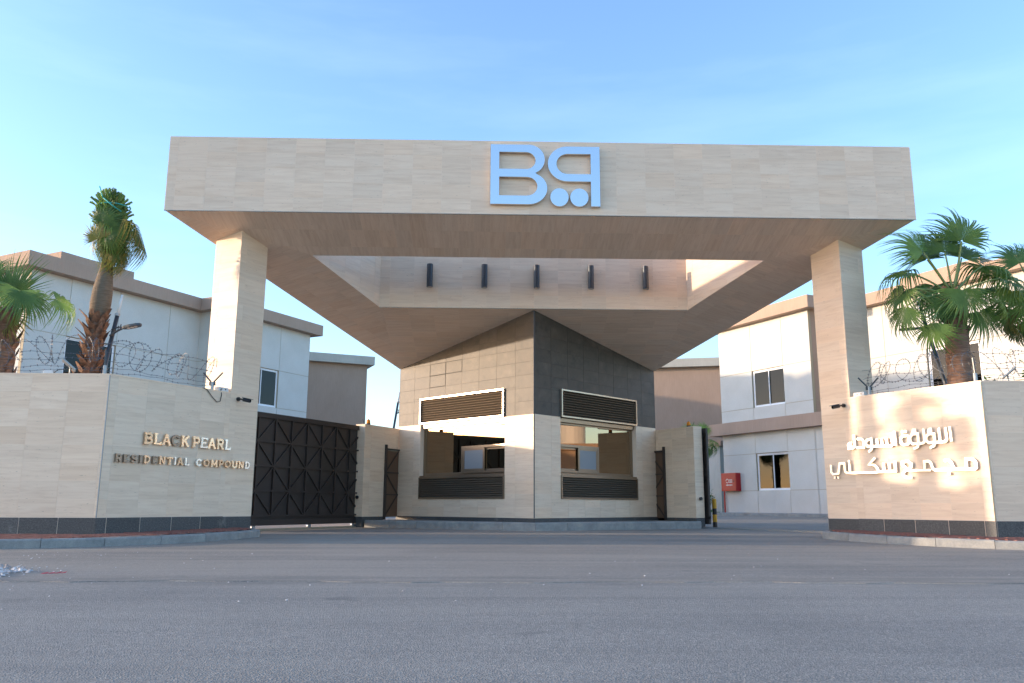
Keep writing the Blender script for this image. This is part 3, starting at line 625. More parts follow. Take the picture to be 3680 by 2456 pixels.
# ------------------------------------------------------------------ guard booth
booth = thing('guard_booth', 'corner guard booth of pale travertine below and dark basalt above, kerbed front', 'guard booth', (0, 1, 0))
s2 = math.sqrt(.5)
def bface(s):
    d = V((s*s2, s2)); side = 1 if s > 0 else -1
    o = V((0, 0)); g = .002; n = V((s*s2, -s2))
    F = vframe((0, 0), d, side); Fi = vframe((-n.x*g, -n.y*g), d, side)
    Lf = 5.31; sh = lambda q: zs(q*s2)
    hole = (1.01, .765, 4.33, 3.56)
    # wall core (25 cm) in four pieces round the opening
    core = MB(); T = -.26
    for reg in ([(0.27, .1), (1.01, .1), (1.01, sh(1.01)), (0.27, sh(.27))], [(4.33, .1), (Lf, .1), (Lf, sh(Lf)), (4.33, sh(4.33))],
                [(1.01, .1), (4.33, .1), (4.33, .765), (1.01, .765)], [(1.01, 3.56), (4.33, 3.56), (4.33, sh(4.33)), (1.01, sh(1.01))]):
        core.prism(reg, T, -.002, Fi)
    core.prism([(0.0, .1), (.2695, .1), (.2695, sh(.27)), (0.0, sh(0))], -.001 if s < 0 else -.001, -.0008, Fi)
    core.build('core', GROUT, booth)
    bed = MB()
    for reg in ([(.002, 2.836), (1.008, 2.836), (1.008, sh(1.01)-.002), (.002, sh(0)-.002)], [(4.332, 2.836), (Lf-.002, 2.836), (Lf-.002, sh(Lf)-.002), (4.332, sh(4.33)-.002)], [(1.01, 3.562), (4.33, 3.562), (4.33, sh(4.33)-.002), (1.01, sh(1.01)-.002)]):
        bed.prism(reg, -.0005, .0012, Fi)
    bed.build('joint_bed', BLACKIN, booth)
    clad(booth, 'travertine_tile', Fi, [(0, .295), (Lf, .295), (Lf, 2.83), (0, 2.83)], .66, .325, TRAV, g, holes=[hole], off=(-.01, .23), stagger=0)
    clad(booth, 'basalt_tile', Fi, [(0, 2.834), (Lf, 2.834), (Lf, sh(Lf)), (0, sh(0))], .665, .335, DARK, g+.004, holes=[hole], off=(-.02, 2.834-.0), gap=.006)
    clad(booth, 'plinth_strip', Fi, [(0, .19), (Lf, .19), (Lf, .292), (0, .292)], .9, .3, GRAN, g+.012, off=(0, .1))
    # a few replaced tiles stand out by their dark rims
    if s < 0:
        for (a, b) in ((2.64, 4.18), (3.305, 4.18), (3.305, 3.845)):
            rim = MB()
            for q in (((a, b), (a+.665, b+.012)), ((a, b+.323), (a+.665, b+.335)), ((a, b+.012), (a+.012, b+.323)), ((a+.653, b+.012), (a+.665, b+.323))):
                rim.box((q[0][0], q[0][1], g+.0065), (q[1][0], q[1][1], g+.0085), Fi)
            rim.build('tile_rim', BLACKIN, booth)
    # window set 22 cm deep
    D = -.22
    rv = MB(); rv.box((4.331, 1.36, D), (4.36, 2.83, -.03), F); rv.build('reveal', TRAV, booth)
    win = MB(); f = .07; a, b, z0, z1 = 1.0, 4.315, 1.40, 2.72
    for lo, hi in (((a, z0), (b, z0+f)), ((a, z1-.045), (b, z1)), ((b-f, z0+f), (b, z1-.045)), ((a, z0+f), (a+f, z1-.045))):
        win.box((lo[0], lo[1], D-.04), (hi[0], hi[1], D+.05), F)
    win.box((b-.03, z0, D+.05), (b, z1, D+.09), F); win.box((a, z1, D-.02), (b, z1+.05, -.10), F)
    wo_ = win.build('booth_window', BRONZE, booth)
    hd = MB(); hd.box((a, z1+.05, D), (b, 2.82, -.06), F); hd.box((a, z1+.005, -.10), (b, z1+.05, -.07), F); hd.build('head_frame', BRONZE, wo_)
    MB().box((a-.0, 1.355, D-.04), (4.33, 1.398, -.005), F).build('sill', BRONZE, wo_)
    # panes: upper pair and lower fixed pane, around the sliding hatch
    hx = 2.74
    for (p0, p1, q0, q1) in ((a+f, hx+.03, 2.16, z1-.045), (hx+.036, b-f, z0+f, z1-.045)):
        MB().box(((p0-p1)/2, q0, -.003), ((p1-p0)/2, q1, .003)).build('pane', GLASS, wo_, F @ Matrix.Translation(((p0+p1)/2, 0, D)) @ Matrix.Rotation(R(-3.5), 4, 'Y'))
    MB().box((hx+.029, 2.16, D-.006), (hx+.037, z1-.045, D+.006), F).build('glazing_joint', PLAST, wo_)
    h = MB(); z2, z3 = z0+.04, 2.155; mid = 1.9
    for lo, hi in (((a+f, z3-.06), (hx, z3)), ((a+f, z2), (hx, z2+.05)), ((hx-.045, z2+.05), (hx, z3-.06)), ((a+f, z2+.05), (a+f+.04, z3-.06))):
        h.box((lo[0], lo[1], D-.05), (hi[0], hi[1], D+.11), F)
    h.build('hatch_frame', BRONZE, wo_)
    h = MB(); A0, A1, B0, B1 = mid-.03, hx-.046, z2+.051, z3-.061; e_ = .06
    for lo, hi in (((A0, B0), (A1, B0+e_)), ((A0, B1-e_), (A1, B1)), ((A0, B0+e_), (A0+e_, B1-e_)), ((A1-e_, B0+e_), (A1, B1-e_))):
        h.box((lo[0], lo[1], D+.075), (hi[0], hi[1], D+.10), F)
    h.build('hatch_sash', BRONZE, wo_)
    MB().box((A0+e_, B0+e_, D+.085), (A1-e_, B1-e_, D+.09), F).build('hatch_screen', FROST, wo_)
    h = MB(); A0, A1 = a+f+.041, mid+.03; e_ = .05
    for lo, hi in (((A0, B0), (A1, B0+e_)), ((A0, B1-e_), (A1, B1)), ((A0, B0+e_), (A0+e_, B1-e_)), ((A1-e_, B0+e_), (A1, B1-e_))):
        h.box((lo[0], lo[1], D+.01), (hi[0], hi[1], D+.04), F)
    h.build('hatch_sash', BRONZE, wo_)
    MB().box(((A0-A1)/2+e_, B0+e_, -.003), ((A1-A0)/2-e_, B1-e_, .003)).build('pane', GLASS, wo_, F @ Matrix.Translation(((A0+A1)/2, 0, D+.022)) @ Matrix.Rotation(R(-3.5), 4, 'Y'))
    # louvre panels
    for nm, (a, b, z0, z1), n_, fm, pr in (('upper_louvre', (1.01, 4.33, 2.835, 3.558), 10, CHAMP, .055), ('lower_louvre', (1.01, 4.33, .767, 1.352), 9, BRONZE, .03)):
        fr_ = MB(); t_ = .038
        for lo, hi in (((a, z0), (b, z0+t_)), ((a, z1-t_), (b, z1)), ((a, z0+t_), (a+t_, z1-t_)), ((b-t_, z0+t_), (b, z1-t_))):
            fr_.box((lo[0], lo[1], -.10), (hi[0], hi[1], pr), F)
        lo_ = fr_.build(nm, fm, booth)
        pitch = (z1-z0-2*t_)/n_
        tmpl = None
        for i in range(n_):
            zc = z0+t_+pitch*(i+.5); M_ = F @ Matrix.Translation(((a+b)/2, zc, -.015)) @ Matrix.Rotation(R(38), 4, 'X')
            if tmpl is None:
                mb = MB(); hw = (b-a)/2-t_; mb.box((-hw, -.003, -.04), (hw, .003, .036)); mb.box((-hw, -.014, .036), (hw, .010, .044)); tmpl = mb.mesh(name='slat'); tmpl.materials.append(LOUV)
            put('slat', tmpl, None, lo_, M_)
        mm = MB()
        for q in (1/3, 2/3): x_ = a+(b-a)*q; mm.box((x_-.008, z0+t_, -.07), (x_+.008, z1-t_, -.055), F)
        mm.build('stiffener', LOUV, lo_); MB().box((a+.01, z0+.01, -.13), (b-.01, z1-.01, -.11), F).build('back_plate', BLACKIN, lo_)
bface(-1); bface(1)
# booth body behind the two faces
q_ = 5.31*s2
bb = MB(); bb.box((-q_+.0, q_+.005, .1), (-q_+.2, q_+3.0, zs(q_)-.02)); bb.box((q_-.2, q_+.005, .1), (q_, q_+3.0, zs(q_)-.02)); bb.box((-q_, q_+3.0, .1), (q_, q_+3.2, zs(q_)-.02)); bb.build('rear_wall', TAN, booth)
MB().box((-q_, q_+.01, zs(q_)-.019), (q_, q_+3.25, zs(q_)+.15)).build('rear_roof', GREYC, booth)
MB().prism([(0, .45), (q_-.3, q_+.1), (q_-.3, q_+2.9), (-q_+.3, q_+2.9), (-q_+.3, q_+.1)], .12, .32).build('floor', BLACKIN, booth)
MB().prism([(0, .5), (q_-.35, q_+.1), (q_-.35, q_+2.9), (-q_+.35, q_+2.9), (-q_+.35, q_+.1)], 3.6, 3.7).build('ceiling', mat('interior_paint', (.35, .33, .3), .9), booth)
MB().box((-2.4, 3.6, .32), (2.4, 4.3, 1.15)).build('counter', mat('counter_wood', (.18, .1, .06), .5), booth)
MB().box((-.012, -.018, .3), (.012, .0, zs(0)-.01)).build('corner_trim', CHAR, booth)

# ------------------------------------------------------------------ pillar walls, side doors, beacons
def pillar_wall(s):
    p0 = V((4.50*s, 2.24)); p1 = V((3.74*s, 3.70)); dd = (p1-p0).normalized(); L = (p1-p0).length; sd2 = 1 if s < 0 else -1
    o = V((-dd.y, dd.x)) if s < 0 else V((dd.y, -dd.x)); g = .002; H = 2.765
    w = thing('gate_pillar_wall', 'short travertine wall between the %s and the guard booth, orange beacon on top' % ('closed brown gate' if s < 0 else 'open right gate'), 'wall', (p0.x, p0.y, 0), 'short walls joining the gates to the booth')
    th = .30; F = vframe((p0.x+o.x*g, p0.y+o.y*g), dd, sd2)
    ds, de, dz = (1.0 if s < 0 else 1.26), L, 2.17       # door opening
    core = MB()
    for reg in ([(.02, -.05), (ds, -.05), (ds, H-.025), (.02, H-.025)], [(ds, dz), (L, dz), (L, H-.025), (ds, H-.025)]): core.prism(reg, -th+2*g, -.001, F)
    core.build('core', GROUT, w)
    clad(w, 'tile', F, [(0, .29), (L, .29), (L, H-.022), (0, H-.022)], .62, .312, TRAV, g, holes=[(ds, -1, 9, dz)], off=(.3, .29))
    clad(w, 'plinth_stone', F, [(0, .0), (ds, .0), (ds, .285), (0, .285)], .62, .6, GRAN, g+.003, off=(.3, 0))
    # end face
    F3 = vframe((p0.x+dd.x*g, p0.y+dd.y*g), o, -sd2)
    clad(w, 'tile', F3, [(0, .29), (th, .29), (th, H-.022), (0, H-.022)], 1.0, .312, TRAV, g, off=(0, .29))
    clad(w, 'plinth_stone', F3, [(0, -.05), (th, -.05), (th, .285), (0, .285)], 1.0, .6, GRAN, g+.003, off=(-.1, -.1))
    MB().prism([(q.x, q.y) for q in (p0-dd*.004-o*.004, p1-o*.004, p1+o*(th+.004), p0-dd*.004+o*(th+.004))], H-.021, H).build('coping', TRAV, w)
    sb = p0-dd*.02+o*.15
    MB().tube([(sb.x, sb.y, .80), (sb.x-dd.x*.04, sb.y-dd.y*.04, .80)], .045, 14).build('photocell', BLACK, w)
    # side door
    d = thing('side_door', 'narrow brown metal side door %s of the guard booth' % ('left' if s < 0 else 'right'), 'door', tuple(F @ V((ds, 0, 0))), 'side doors beside the booth')
    fm = MB()
    fm.box((ds-.03, .2, -.0), (ds+.03, dz+.10, .06), F); fm.box((ds+.031, dz-.05, .0), (L+.1, dz, .05), F); fm.build('door_frame', GATE, d)
    MB().box((ds+.031, .27, -.02), (L+.12, dz-.051, .0), F).build('door_panel', DOORB, d)
    z0, z1 = .27, dz-.06; hh = (z1-z0)/3
    for i in (1, 2): MB().box((ds+.032, z0+hh*i-.015, .001), (L+.1, z0+hh*i+.015, .025), F).build('rail', GATE, d)
    for i in range(3):
        A = (ds+.03, z0+hh*i) if i != 1 else (ds+.03, z0+hh*(i+1)); B = (ds+.66, z0+hh*(i+1)) if i != 1 else (ds+.66, z0+hh*i)
        mb = MB(); ribbon(mb, [A, B], .03, .001, .02, F); mb.build('brace', GATE, d)
    # beacon
    bp = p0+dd*.35+o*.15
    b = thing('warning_beacon', 'small orange beacon on the pillar by the %s gate' % ('closed left' if s < 0 else 'open right'), 'beacon', (bp.x, bp.y, H), 'beacons on the gate pillars')
    MB().tube([(bp.x, bp.y, H), (bp.x, bp.y, H+.05)], .06, 14).build('base', BLACK, b)
    MB().tube([(bp.x, bp.y, H+.05), (bp.x, bp.y, H+.09), (bp.x, bp.y, H+.14), (bp.x, bp.y, H+.17)], [.055, .057, .045, .015], 14).build('lens', ORANGE, b, smooth=True)
    MB().tube([(bp.x-s*-.09, bp.y, H+.0), (bp.x+s*-.16*-1, bp.y, H+.16)], .006, 6).build('aerial', BLACK, b)
    return dd, o, p0
ddl, ol, p0l = pillar_wall(-1); ddr, orr, p0r = pillar_wall(1)

# ------------------------------------------------------------------ sliding gates
def sliding_gate(s, start, dd, lab):
    sd2 = 1 if s < 0 else -1; F = vframe((start.x, start.y), dd, sd2)
    g = thing('sliding_gate', lab, 'gate', (start.x, start.y, 0), 'sliding gates')
    n, cw = 8, .58; W_ = n*cw; z0, z1 = .34, 2.62; rh = (z1-z0)/4
    MB().box((0, .14, -.012), (W_, 2.68, -.004), F).build('sheet', GATE, g)
    vm = MB().box((-.02, z0, 0), (.02, z1-.001, .045)).mesh(name='upright'); vm.materials.append(GATE)
    for i in range(n+1): put('upright', vm, None, g, F @ Matrix.Translation((min(max(i*cw, .02), W_-.02), 0, 0)))
    hm = MB().box((0, -.02, .046), (W_, .02, .058)).mesh(name='rail'); hm.materials.append(GATE)
    for j in range(5): put('rail', hm, None, g, F @ Matrix.Translation((0, z0+rh*j, 0)))
    MB().box((0, 2.64, -.003), (W_, 2.72, .05), F).build('top_rail', GATE, g)
    MB().box((0, .12, -.003), (W_, .25, .055), F).build('bottom_rail', GATE, g)
    for i in range(n):
        for j in range(4):
            a = (i*cw, z0+rh*j); b = ((i+1)*cw, z0+rh*(j+1))
            if (i+j) % 2: a, b = (i*cw, z0+rh*(j+1)), ((i+1)*cw, z0+rh*j)
            mb = MB(); ribbon(mb, [a, b], .034, .0, .03, F); mb.build('brace', GATE, g)
    for x in (.6, 2.55, W_-.3):
        MB().tube([F @ V((x, .075, -.03)), F @ V((x, .075, .03))], .06, 16).build('wheel', GALV, g)
    return g
st = p0l+ol*.24-ddl*4.42
sliding_gate(-1, st, ddl, 'closed dark brown sliding gate with star pattern bracing, left of the booth')
st = p0r+orr*.40-ddr*.12
sliding_gate(1, st, ddr, 'open dark brown sliding gate parked behind the right pillar wall, seen edge on')
for s, p0, dd, o in ((-1, p0l, ddl, ol), (1, p0r, ddr, orr)):
    a = p0+o*.24-dd*4.6; b = p0+o*.24+dd*.1; n = V((-dd.y, dd.x))
    q = [a-n*.06, b-n*.06, b+n*.06, a+n*.06]
    mb = MB().prism([(p.x, p.y) for p in q], -.02, .028+.002); q = [a-n*.012, b-n*.012, b+n*.012, a+n*.012]; mb.prism([(p.x, p.y) for p in q], .0295, .05)
    tag(mb.build('gate_track', mat('dusty_steel', (.33, .27, .18), .7) if s < 0 else GALV), 'steel floor track of the %s' % ('closed left gate' if s < 0 else 'open right gateway'), 'gate track', 'gate tracks')

# bollard
b = thing('bollard', 'short yellow and black striped bollard by the open right gate', 'bollard', (5.2, 3.0, 0))
zz = 0
for i, c_ in enumerate((BLACK, YEL, BLACK, YEL)):
    h = [.17, .2, .17, .24][i]; MB().tube([(5.2, 3.0, zz), (5.2, 3.0, zz+h)], .06+.001*(i % 2), 20).build('black_band' if c_ is BLACK else 'yellow_band', c_, b); zz += h
MB().tube([(5.2, 3.0, zz), (5.2, 3.0, zz+.02), (5.2, 3.0, zz+.035)], [.061, .045, .01], 20).build('cap', YEL, b)

# ------------------------------------------------------------------ villas
def window(parent, F, a, b, z0, z1, depth, split=.5, name='window', curtain=True):
    f = .05; w = MB()
    for lo, hi in (((a, z0), (b, z0+f)), ((a, z1-f), (b, z1)), ((a, z0+f), (a+f, z1-f)), ((b-f, z0+f), (b, z1-f))):
        w.box((lo[0], lo[1], -depth-.05), (hi[0], hi[1], -depth+.03), F)
    wi = w.build(name, WHITE, parent); m_ = a+(b-a)*split
    for k, (p, q) in enumerate(((a+f, m_+.03), (m_-.03, b-f))):
        sh = MB(); t = .045; D = -depth-.02+(.025 if k else -.012)
        for lo, hi in (((p, z0+f), (q, z0+f+t)), ((p, z1-f-t), (q, z1-f)), ((p, z0+f+t), (p+t, z1-f-t)), ((q-t, z0+f+t), (q, z1-f-t))):
            sh.box((lo[0], lo[1], D), (hi[0], hi[1], D+.022), F)
        sh.build('sash', WHITE, wi); MB().box((p+t, z0+f+t, D+.008), (q-t, z1-f-t, D+.012), F).build('pane', GLASSV, wi)
    if curtain:
        cm = MB(); n = 14
        for i in range(n):
            x0 = a+.06+(b-a-.12)*.55*i/n; x1 = a+.06+(b-a-.12)*.55*(i+1)/n; y0, y1 = (.0, .03) if i % 2 else (.03, .0)
            cm.add([(x0, z0, -depth-.1+y0), (x1, z0, -depth-.1+y1), (x1, z1, -depth-.1+y1), (x0, z1, -depth-.1+y0)], [(0, 1, 2, 3)], F)
        cm.build('curtain', CURT, wi)
    MB().box((a-.05, z0-.05, -depth-.03), (b+.05, z0, -depth+.06), F).build('sill', WHITE, wi)
def facade(parent, F, xs, zc, wins, mt, gmt=JOINT):
    """panels between the cuts xs and zc; wins = set of (i, j) cells left open for windows"""
    T = .16; g = .012; back = MB()
    for i in range(len(xs)-1):
        for j in range(len(zc)-1):
            a, b, c, d = xs[i], xs[i+1], zc[j], zc[j+1]
            if (i, j) in wins:
                window(parent, F, a+.01, b-.01, c+.01, d-.01, .11); continue
            back.box((a, c, -T), (b, d, -.014), F)
            cx, cz = (a+b)/2, (c+d)/2
            MB().box((-(b-a)/2+g, -(d-c)/2+g, -.0135), ((b-a)/2-g, (d-c)/2-g, 0)).build('wall_panel', mt, parent, F @ Matrix.Translation((cx, cz, 0)))
    back.build('wall', gmt, parent)
def roofband(parent, pts, z0, z1, name='roof_fascia', mt=TAN, drop=0): MB().prism(pts, z0, z1).build(name, mt, parent)
def off(p, *ds):
    q = V(p)
    for d, k in ds: q = q+V(d)*k
    return (q.x, q.y)
# right villa
dV = V((-.4434, .8963)); nV = V((-.8963, -.4434))
def facing(o_, d_, n_):
    f_ = vframe(o_, d_, 1)
    return f_ if V((f_[0][2], f_[1][2])).dot(n_) > 0 else vframe(o_, d_, -1)
ZL = [.05, 1.34, 3.10, 5.33, 7.15, 9.5]
vr = thing('villa', 'cream panelled villa with tan roof band, red cabinet on its wall right of the booth', 'house', (13.59, 15.86, .2), 'two storey villas of the compound')
oR = (13.59, 15.86); F = facing(oR, dV, nV)
facade(vr, F, [0, 2.13, 4.19, 6.47], [.05, 1.34, 3.10, 4.10], {(1, 1)}, CREAM)
facade(vr, F, [.45, 2.13, 4.19, 6.47], [4.69, 5.32, 7.12, 9.48], {(1, 1)}, CREAM)
bk = lambda k, u: off(oR, (dV, u), (-nV, k))
MB().prism([bk(.17, .62), bk(.17, 6.47), bk(7, 6.47), bk(7, .62)], -.05, 9.47).build('building_core', BLACKIN, vr)
Fs = facing(oR, -nV, -dV)
Fu = facing(off(oR, (dV, .45)), -nV, -dV)
facade(vr, Fu, [.165, 1.1, 2.6], [4.69, 5.32, 7.12, 9.48], set(), TAN)
MB().box((.0, .0, .0), (2.3, 4.10, .05), Fs @ Matrix.Translation((0, 0, -.5))).build('entry_wall', CREAM, vr)
roofband(vr, [bk(-.43, .02), bk(-.43, 6.9), bk(7.2, 6.9), bk(7.2, .02)], 9.48, 10.05)
roofband(vr, [bk(-.40, -.4), bk(-.40, 7.1), bk(1.4, 7.1), bk(2.2, -.4)], 4.10, 4.69, 'floor_band')
for i, h in enumerate((.42, .62, .82)):
    MB().box((.16+.38*i, .1, .3), (2.5, h, .98), Fs @ Matrix.Translation((0, 0, -.5))).build('step', GRAN, vr)
MB().hexa([(7.6, 26.8, .1), (11.17, 23.95, .1), (12.52, 26.11, .1), (9.28, 28.81, .1)], [(7.6, 26.8, 3.77), (11.17, 23.95, 3.77), (12.52, 26.11, 3.77), (9.28, 28.81, 3.77)]).build('annex_wall', CREAM, vr)
MB().hexa([(7.4, 26.8, 3.77), (11.17, 23.7, 3.77), (12.7, 26.11, 3.77), (9.28, 29, 3.77)], [(7.4, 26.8, 4.04), (11.17, 23.7, 4.04), (12.7, 26.11, 4.04), (9.28, 29, 4.04)]).build('annex_band', TAN, vr)
# the larger block set back to the right of the column
vb = thing('villa', 'large cream villa with tan roof band behind the palms at far right', 'house', (18, 11, .2), 'two storey villas of the compound')
o2 = off((15.83, 15.46), (dV, 1.2), (-nV, .4)); dM = -dV; F = facing(o2, dM, nV)
facade(vb, F, [0, 1.6, 3.6, 5.95, 8.6, 11, 13.5], ZL, {(2, 3), (4, 3), (2, 1)}, CREAM)
bk2 = lambda k, u: off(o2, (dM, u), (-nV, k))
MB().prism([bk2(.17, 0), bk2(.17, 13.5), bk2(8, 13.5), bk2(8, 0)], -.05, 9.49).build('building_core', BLACKIN, vb)
roofband(vb, [bk2(-.43, -.4), bk2(-.43, 13.9), bk2(8.4, 13.9), bk2(8.4, -.4)], 9.5, 10.05)
roofband(vb, [bk2(.7, 2.1), bk2(.7, 5.9), bk2(4, 5.9), bk2(4, 2.1)], 10.05, 10.66, 'roof_box')
# left villa: two blocks
dW = V((.4739, .8806)); nW = V((.8806, -.4739))
va = thing('villa', 'long two storey cream villa with tan roof band behind the left palms', 'house', (-18.6, 11, .2), 'two storey villas of the compound')
o3 = off((-18.65, 10.26), (dW, .44), (-nW, .43)); F = facing(o3, dW, nW)
facade(va, F, [0, 1.7, 3.98, 6.6, 9.1], ZL, {(1, 3)}, CREAM)
bk3 = lambda k, u: off(o3, (dW, u), (-nW, k))
MB().prism([bk3(.17, .17), bk3(.17, 9.1), bk3(8, 9.1), bk3(8, .17)], -.05, 9.49).build('building_core', BLACKIN, va)
facade(va, facing(o3, -nW, -dW), [.16, 3, 5.6, 8], [.05, 3.1, 5.33, 7.15, 9.5], set(), CREAM)
roofband(va, [bk3(-.43, -.45), bk3(-.43, 9.35), bk3(8.4, 9.35), bk3(8.4, -.45)], 9.5, 10.07)
roofband(va, [bk3(.6, 1.5), bk3(.6, 5.0), bk3(4, 5.0), bk3(4, 1.5)], 10.07, 10.7, 'roof_box')
vc = thing('villa', 'cream villa block with tan roof band and a wide window above the closed gate', 'house', (-12.8, 19, .2), 'two storey villas of the compound')
o4 = off((-13.51, 17.32), (dW, .13), (-nW, .43)); F = facing(o4, dW, nW)
facade(vc, F, [0, 1.96, 4.21, 6.45], [.05, 1.34, 3.10, 5.35, 7.24, 9.5], {(1, 3), (1, 1)}, CREAM)
bk4 = lambda k, u: off(o4, (dW, u), (-nW, k))
MB().prism([bk4(.17, .17), bk4(.17, 6.45), bk4(8, 6.45), bk4(8, .17)], -.05, 9.49).build('building_core', BLACKIN, vc)
facade(vc, facing(o4, -nW, -dW), [.16, 1.3], [.05, 3.1, 5.33, 7.15, 9.5], set(), CREAM)
roofband(vc, [bk4(-.43, -.4), bk4(-.43, 6.94), bk4(8.2, 6.94), bk4(8.2, -.4)], 9.49, 10.06)
# rear villas
def rear(a, b, depth, z, lab):
    a, b = V(a), V(b); d = (b-a).normalized(); n = V((d.y, -d.x)); n = n if n.y < 0 else -n
    t = thing('villa', lab, 'house', (a.x, a.y, .2), 'two storey villas of the compound')
    q = [a, b, b-n*depth, a-n*depth]; MB().prism([(p.x, p.y) for p in q], .1, z-.56).build('wall', TAN, t)
    q = [a-d*.4+n*.4, b+d*.4+n*.4, b+d*.4-n*(depth+.4), a-d*.4-n*(depth+.4)]; MB().prism([(p.x, p.y) for p in q], z-.56, z).build('roof_fascia', GREYC, t)
    q = [a+d*.5-n*.5, b-d*.5-n*.5, b-d*.5-n*3, a+d*.5-n*3]; MB().prism([(p.x, p.y) for p in q], z, z+.1).build('roof', GREYC, t)
rear((-15.5, 32.1), (-9.4, 34.7), 9, 10.32, 'tan walled rear villa with pale roof band, left of the booth')
rear((6.3, 35.8), (15.5, 33.6), 9, 10.32, 'tan walled rear villa with pale roof band, between booth and cream villa')

# low tan house across the side street on the right; it shows only as a reflection in the booth glazing
nh = thing('neighbour_house', 'low tan house on the right, reflected in the right booth window', 'house', (30, 1, 0))
fN = facing((30.0, -6.0), (0, 1), V((-1, 0)))
facade(nh, fN, [0, 2.5, 3.9, 6.4, 7.8, 10.5, 13], [-.1, 1.1, 2.5, 3.9], {(1, 1), (3, 1)}, TAN)
MB().box((30.17, -6, -.1), (38, 7, 3.88)).build('building_core', BLACKIN, nh)
MB().box((29.8, -6.2, 3.9), (38.2, 7.2, 4.3)).build('parapet', TAN, nh)
MB().tube([(32.5, .5, 4.3), (32.5, .5, 5.7), (32.5, .5, 6.1)], [.95, .95, .35], 24).build('water_tank', PLAST, nh)

# fire hose cabinet
F = facing(oR, dV, nV); u0, u1, h0, h1 = 5.30, 6.38, 1.34, 2.22
fc = thing('fire_cabinet', 'red fire hose cabinet with white markings on the cream villa wall', 'cabinet', tuple(F @ V((5.8, 1.3, .1))))
MB().box((u0, h0, .002), (u1, h1, .30), F).build('cabinet_body', RED, fc, bevel=.01)
MB().box((u0+.03, h0+.03, .301), (u1-.03, h1-.03, .318), F).build('door', RED, fc)
MB().tube([F @ V((u0+.16, (h0+h1)/2+.03, .317)), F @ V((u0+.16, (h0+h1)/2+.03, .335))], .04, 12).build('lock', BLACK, fc)
mk = MB(); ribbon(mk, [(u0+.62+.095*math.cos(R(a)), 1.83+.095*math.sin(R(a))) for a in range(0, 331, 30)], .027, .3181, .3195, F)
for k, (y, w_) in enumerate(((1.88, .24), (1.82, .21), (1.76, .24))): ribbon(mk, [(u0+.27, y), (u0+.27+w_*.95, y)], .03, .3181, .3197, F)
for k in range(7): ribbon(mk, [(u0+.27+k*.067, 1.63), (u0+.27+k*.067+.048, 1.63)], .046+.016*(k % 3), .3181, .3195, F)
mk.build('white_marking', PLAST, fc)
MB().tube([F @ V((6.40, .2, .1)), F @ V((6.40, 1.6, .1)), F @ V((6.36, 1.9, .1))], .04, 10).build('pipe', RED, fc)

# ------------------------------------------------------------------ palms
def fan_mesh(seed, Rr=1.0, span=250, n=40, droop=.5, fold=.25, pet=1.0, bend=40, cut=False):
    """costapalmate fan: petiole along +x from the origin, then the blade bent down by `bend` degrees"""
    r = random.Random(seed); leaf = MB(); st = MB()
    # petiole
    P_ = []; ang = 0; p = V((0, 0, 0))
    for i in range(7):
        P_.append(p.copy()); ang = -R(bend)*.5*(i/6)**2; p = p+V((math.cos(ang), 0, math.sin(ang)))*pet/6
    if pet > .05: st.tube(P_, [.028-.002*i for i in range(7)], 6)
    hub = P_[-1]; Rb = Matrix.Rotation(R(bend), 3, 'Y')
    da = R(span)/n
    for k in range(n):
        a = -R(span)/2+da*(k+.5); L = Rr*(1-.22*abs(a/R(span/2))**1.6)*r.uniform(.92, 1.06)
        if cut: L = Rr*r.uniform(.75, .85)
        sp = r.uniform(.36, .52); dr = droop*r.uniform(.6, 1.4); tw = r.uniform(-.08, .08)
        ts = [.03, .25, sp, sp+.13, sp+.25, .93, 1.0]; dirv = V((math.cos(a), math.sin(a), 0)); nrm = V((-math.sin(a), math.cos(a), 0))
        prev = None
        for t in ts:
            rr = L*t; half = rr*math.tan(da/2)*1.0 if t <= sp else L*sp*math.tan(da/2)*max(.02, 1-(t-sp)/(1-sp))**.8
            if cut: half = rr*math.tan(da/2)
            q = max(0, t-sp)/(1-sp)
            z = -.10*Rr*t*t-dr*L*q**1.7*.75 + fold*rr*.0
            x = rr*(1-.28*dr*q*q)
            c = dirv*x + nrm*tw*q*L; side_lift = abs(math.sin(a))*fold*rr*.35*(1 if math.cos(a) > -2 else 1)
            c = V((c.x, c.y, z+side_lift)); rid = half*.55*(1 if t <= sp else .6)
            A, B, D = c-nrm*half-V((0, 0, rid*.5)), c+V((0, 0, rid*.5)), c+nrm*half-V((0, 0, rid*.5))
            cur = [hub+Rb @ v for v in (A, B, D)]
            if prev:
                b = len(leaf.v); leaf.v += [tuple(v) for v in prev+cur]; leaf.f += [(b, b+1, b+4, b+3), (b+1, b+2, b+5, b+4)]
            prev = cur
    return leaf.mesh(name='frond'), st.mesh(True, 'petiole')
def frond(parent, meshes, loc, d, n, scale=1.0, leafm=None, name='frond'):
    d = V(d).normalized(); n = V(n); n = (n-d*n.dot(d)).normalized(); y = n.cross(d)
    M = frame(loc, d, y, n) @ Matrix.Scale(scale, 4)
    lf = meshes[0]
    if leafm is not None:
        key = (lf.name, leafm.name)
        if key not in TILES: c_ = lf.copy(); c_.materials.clear(); c_.materials.append(leafm); TILES[key] = c_
        lf = TILES[key]
    o = put(name, lf, None, parent, M)
    if len(meshes[1].vertices): put('petiole', meshes[1], None, o, M)
    return o
FAN = {}
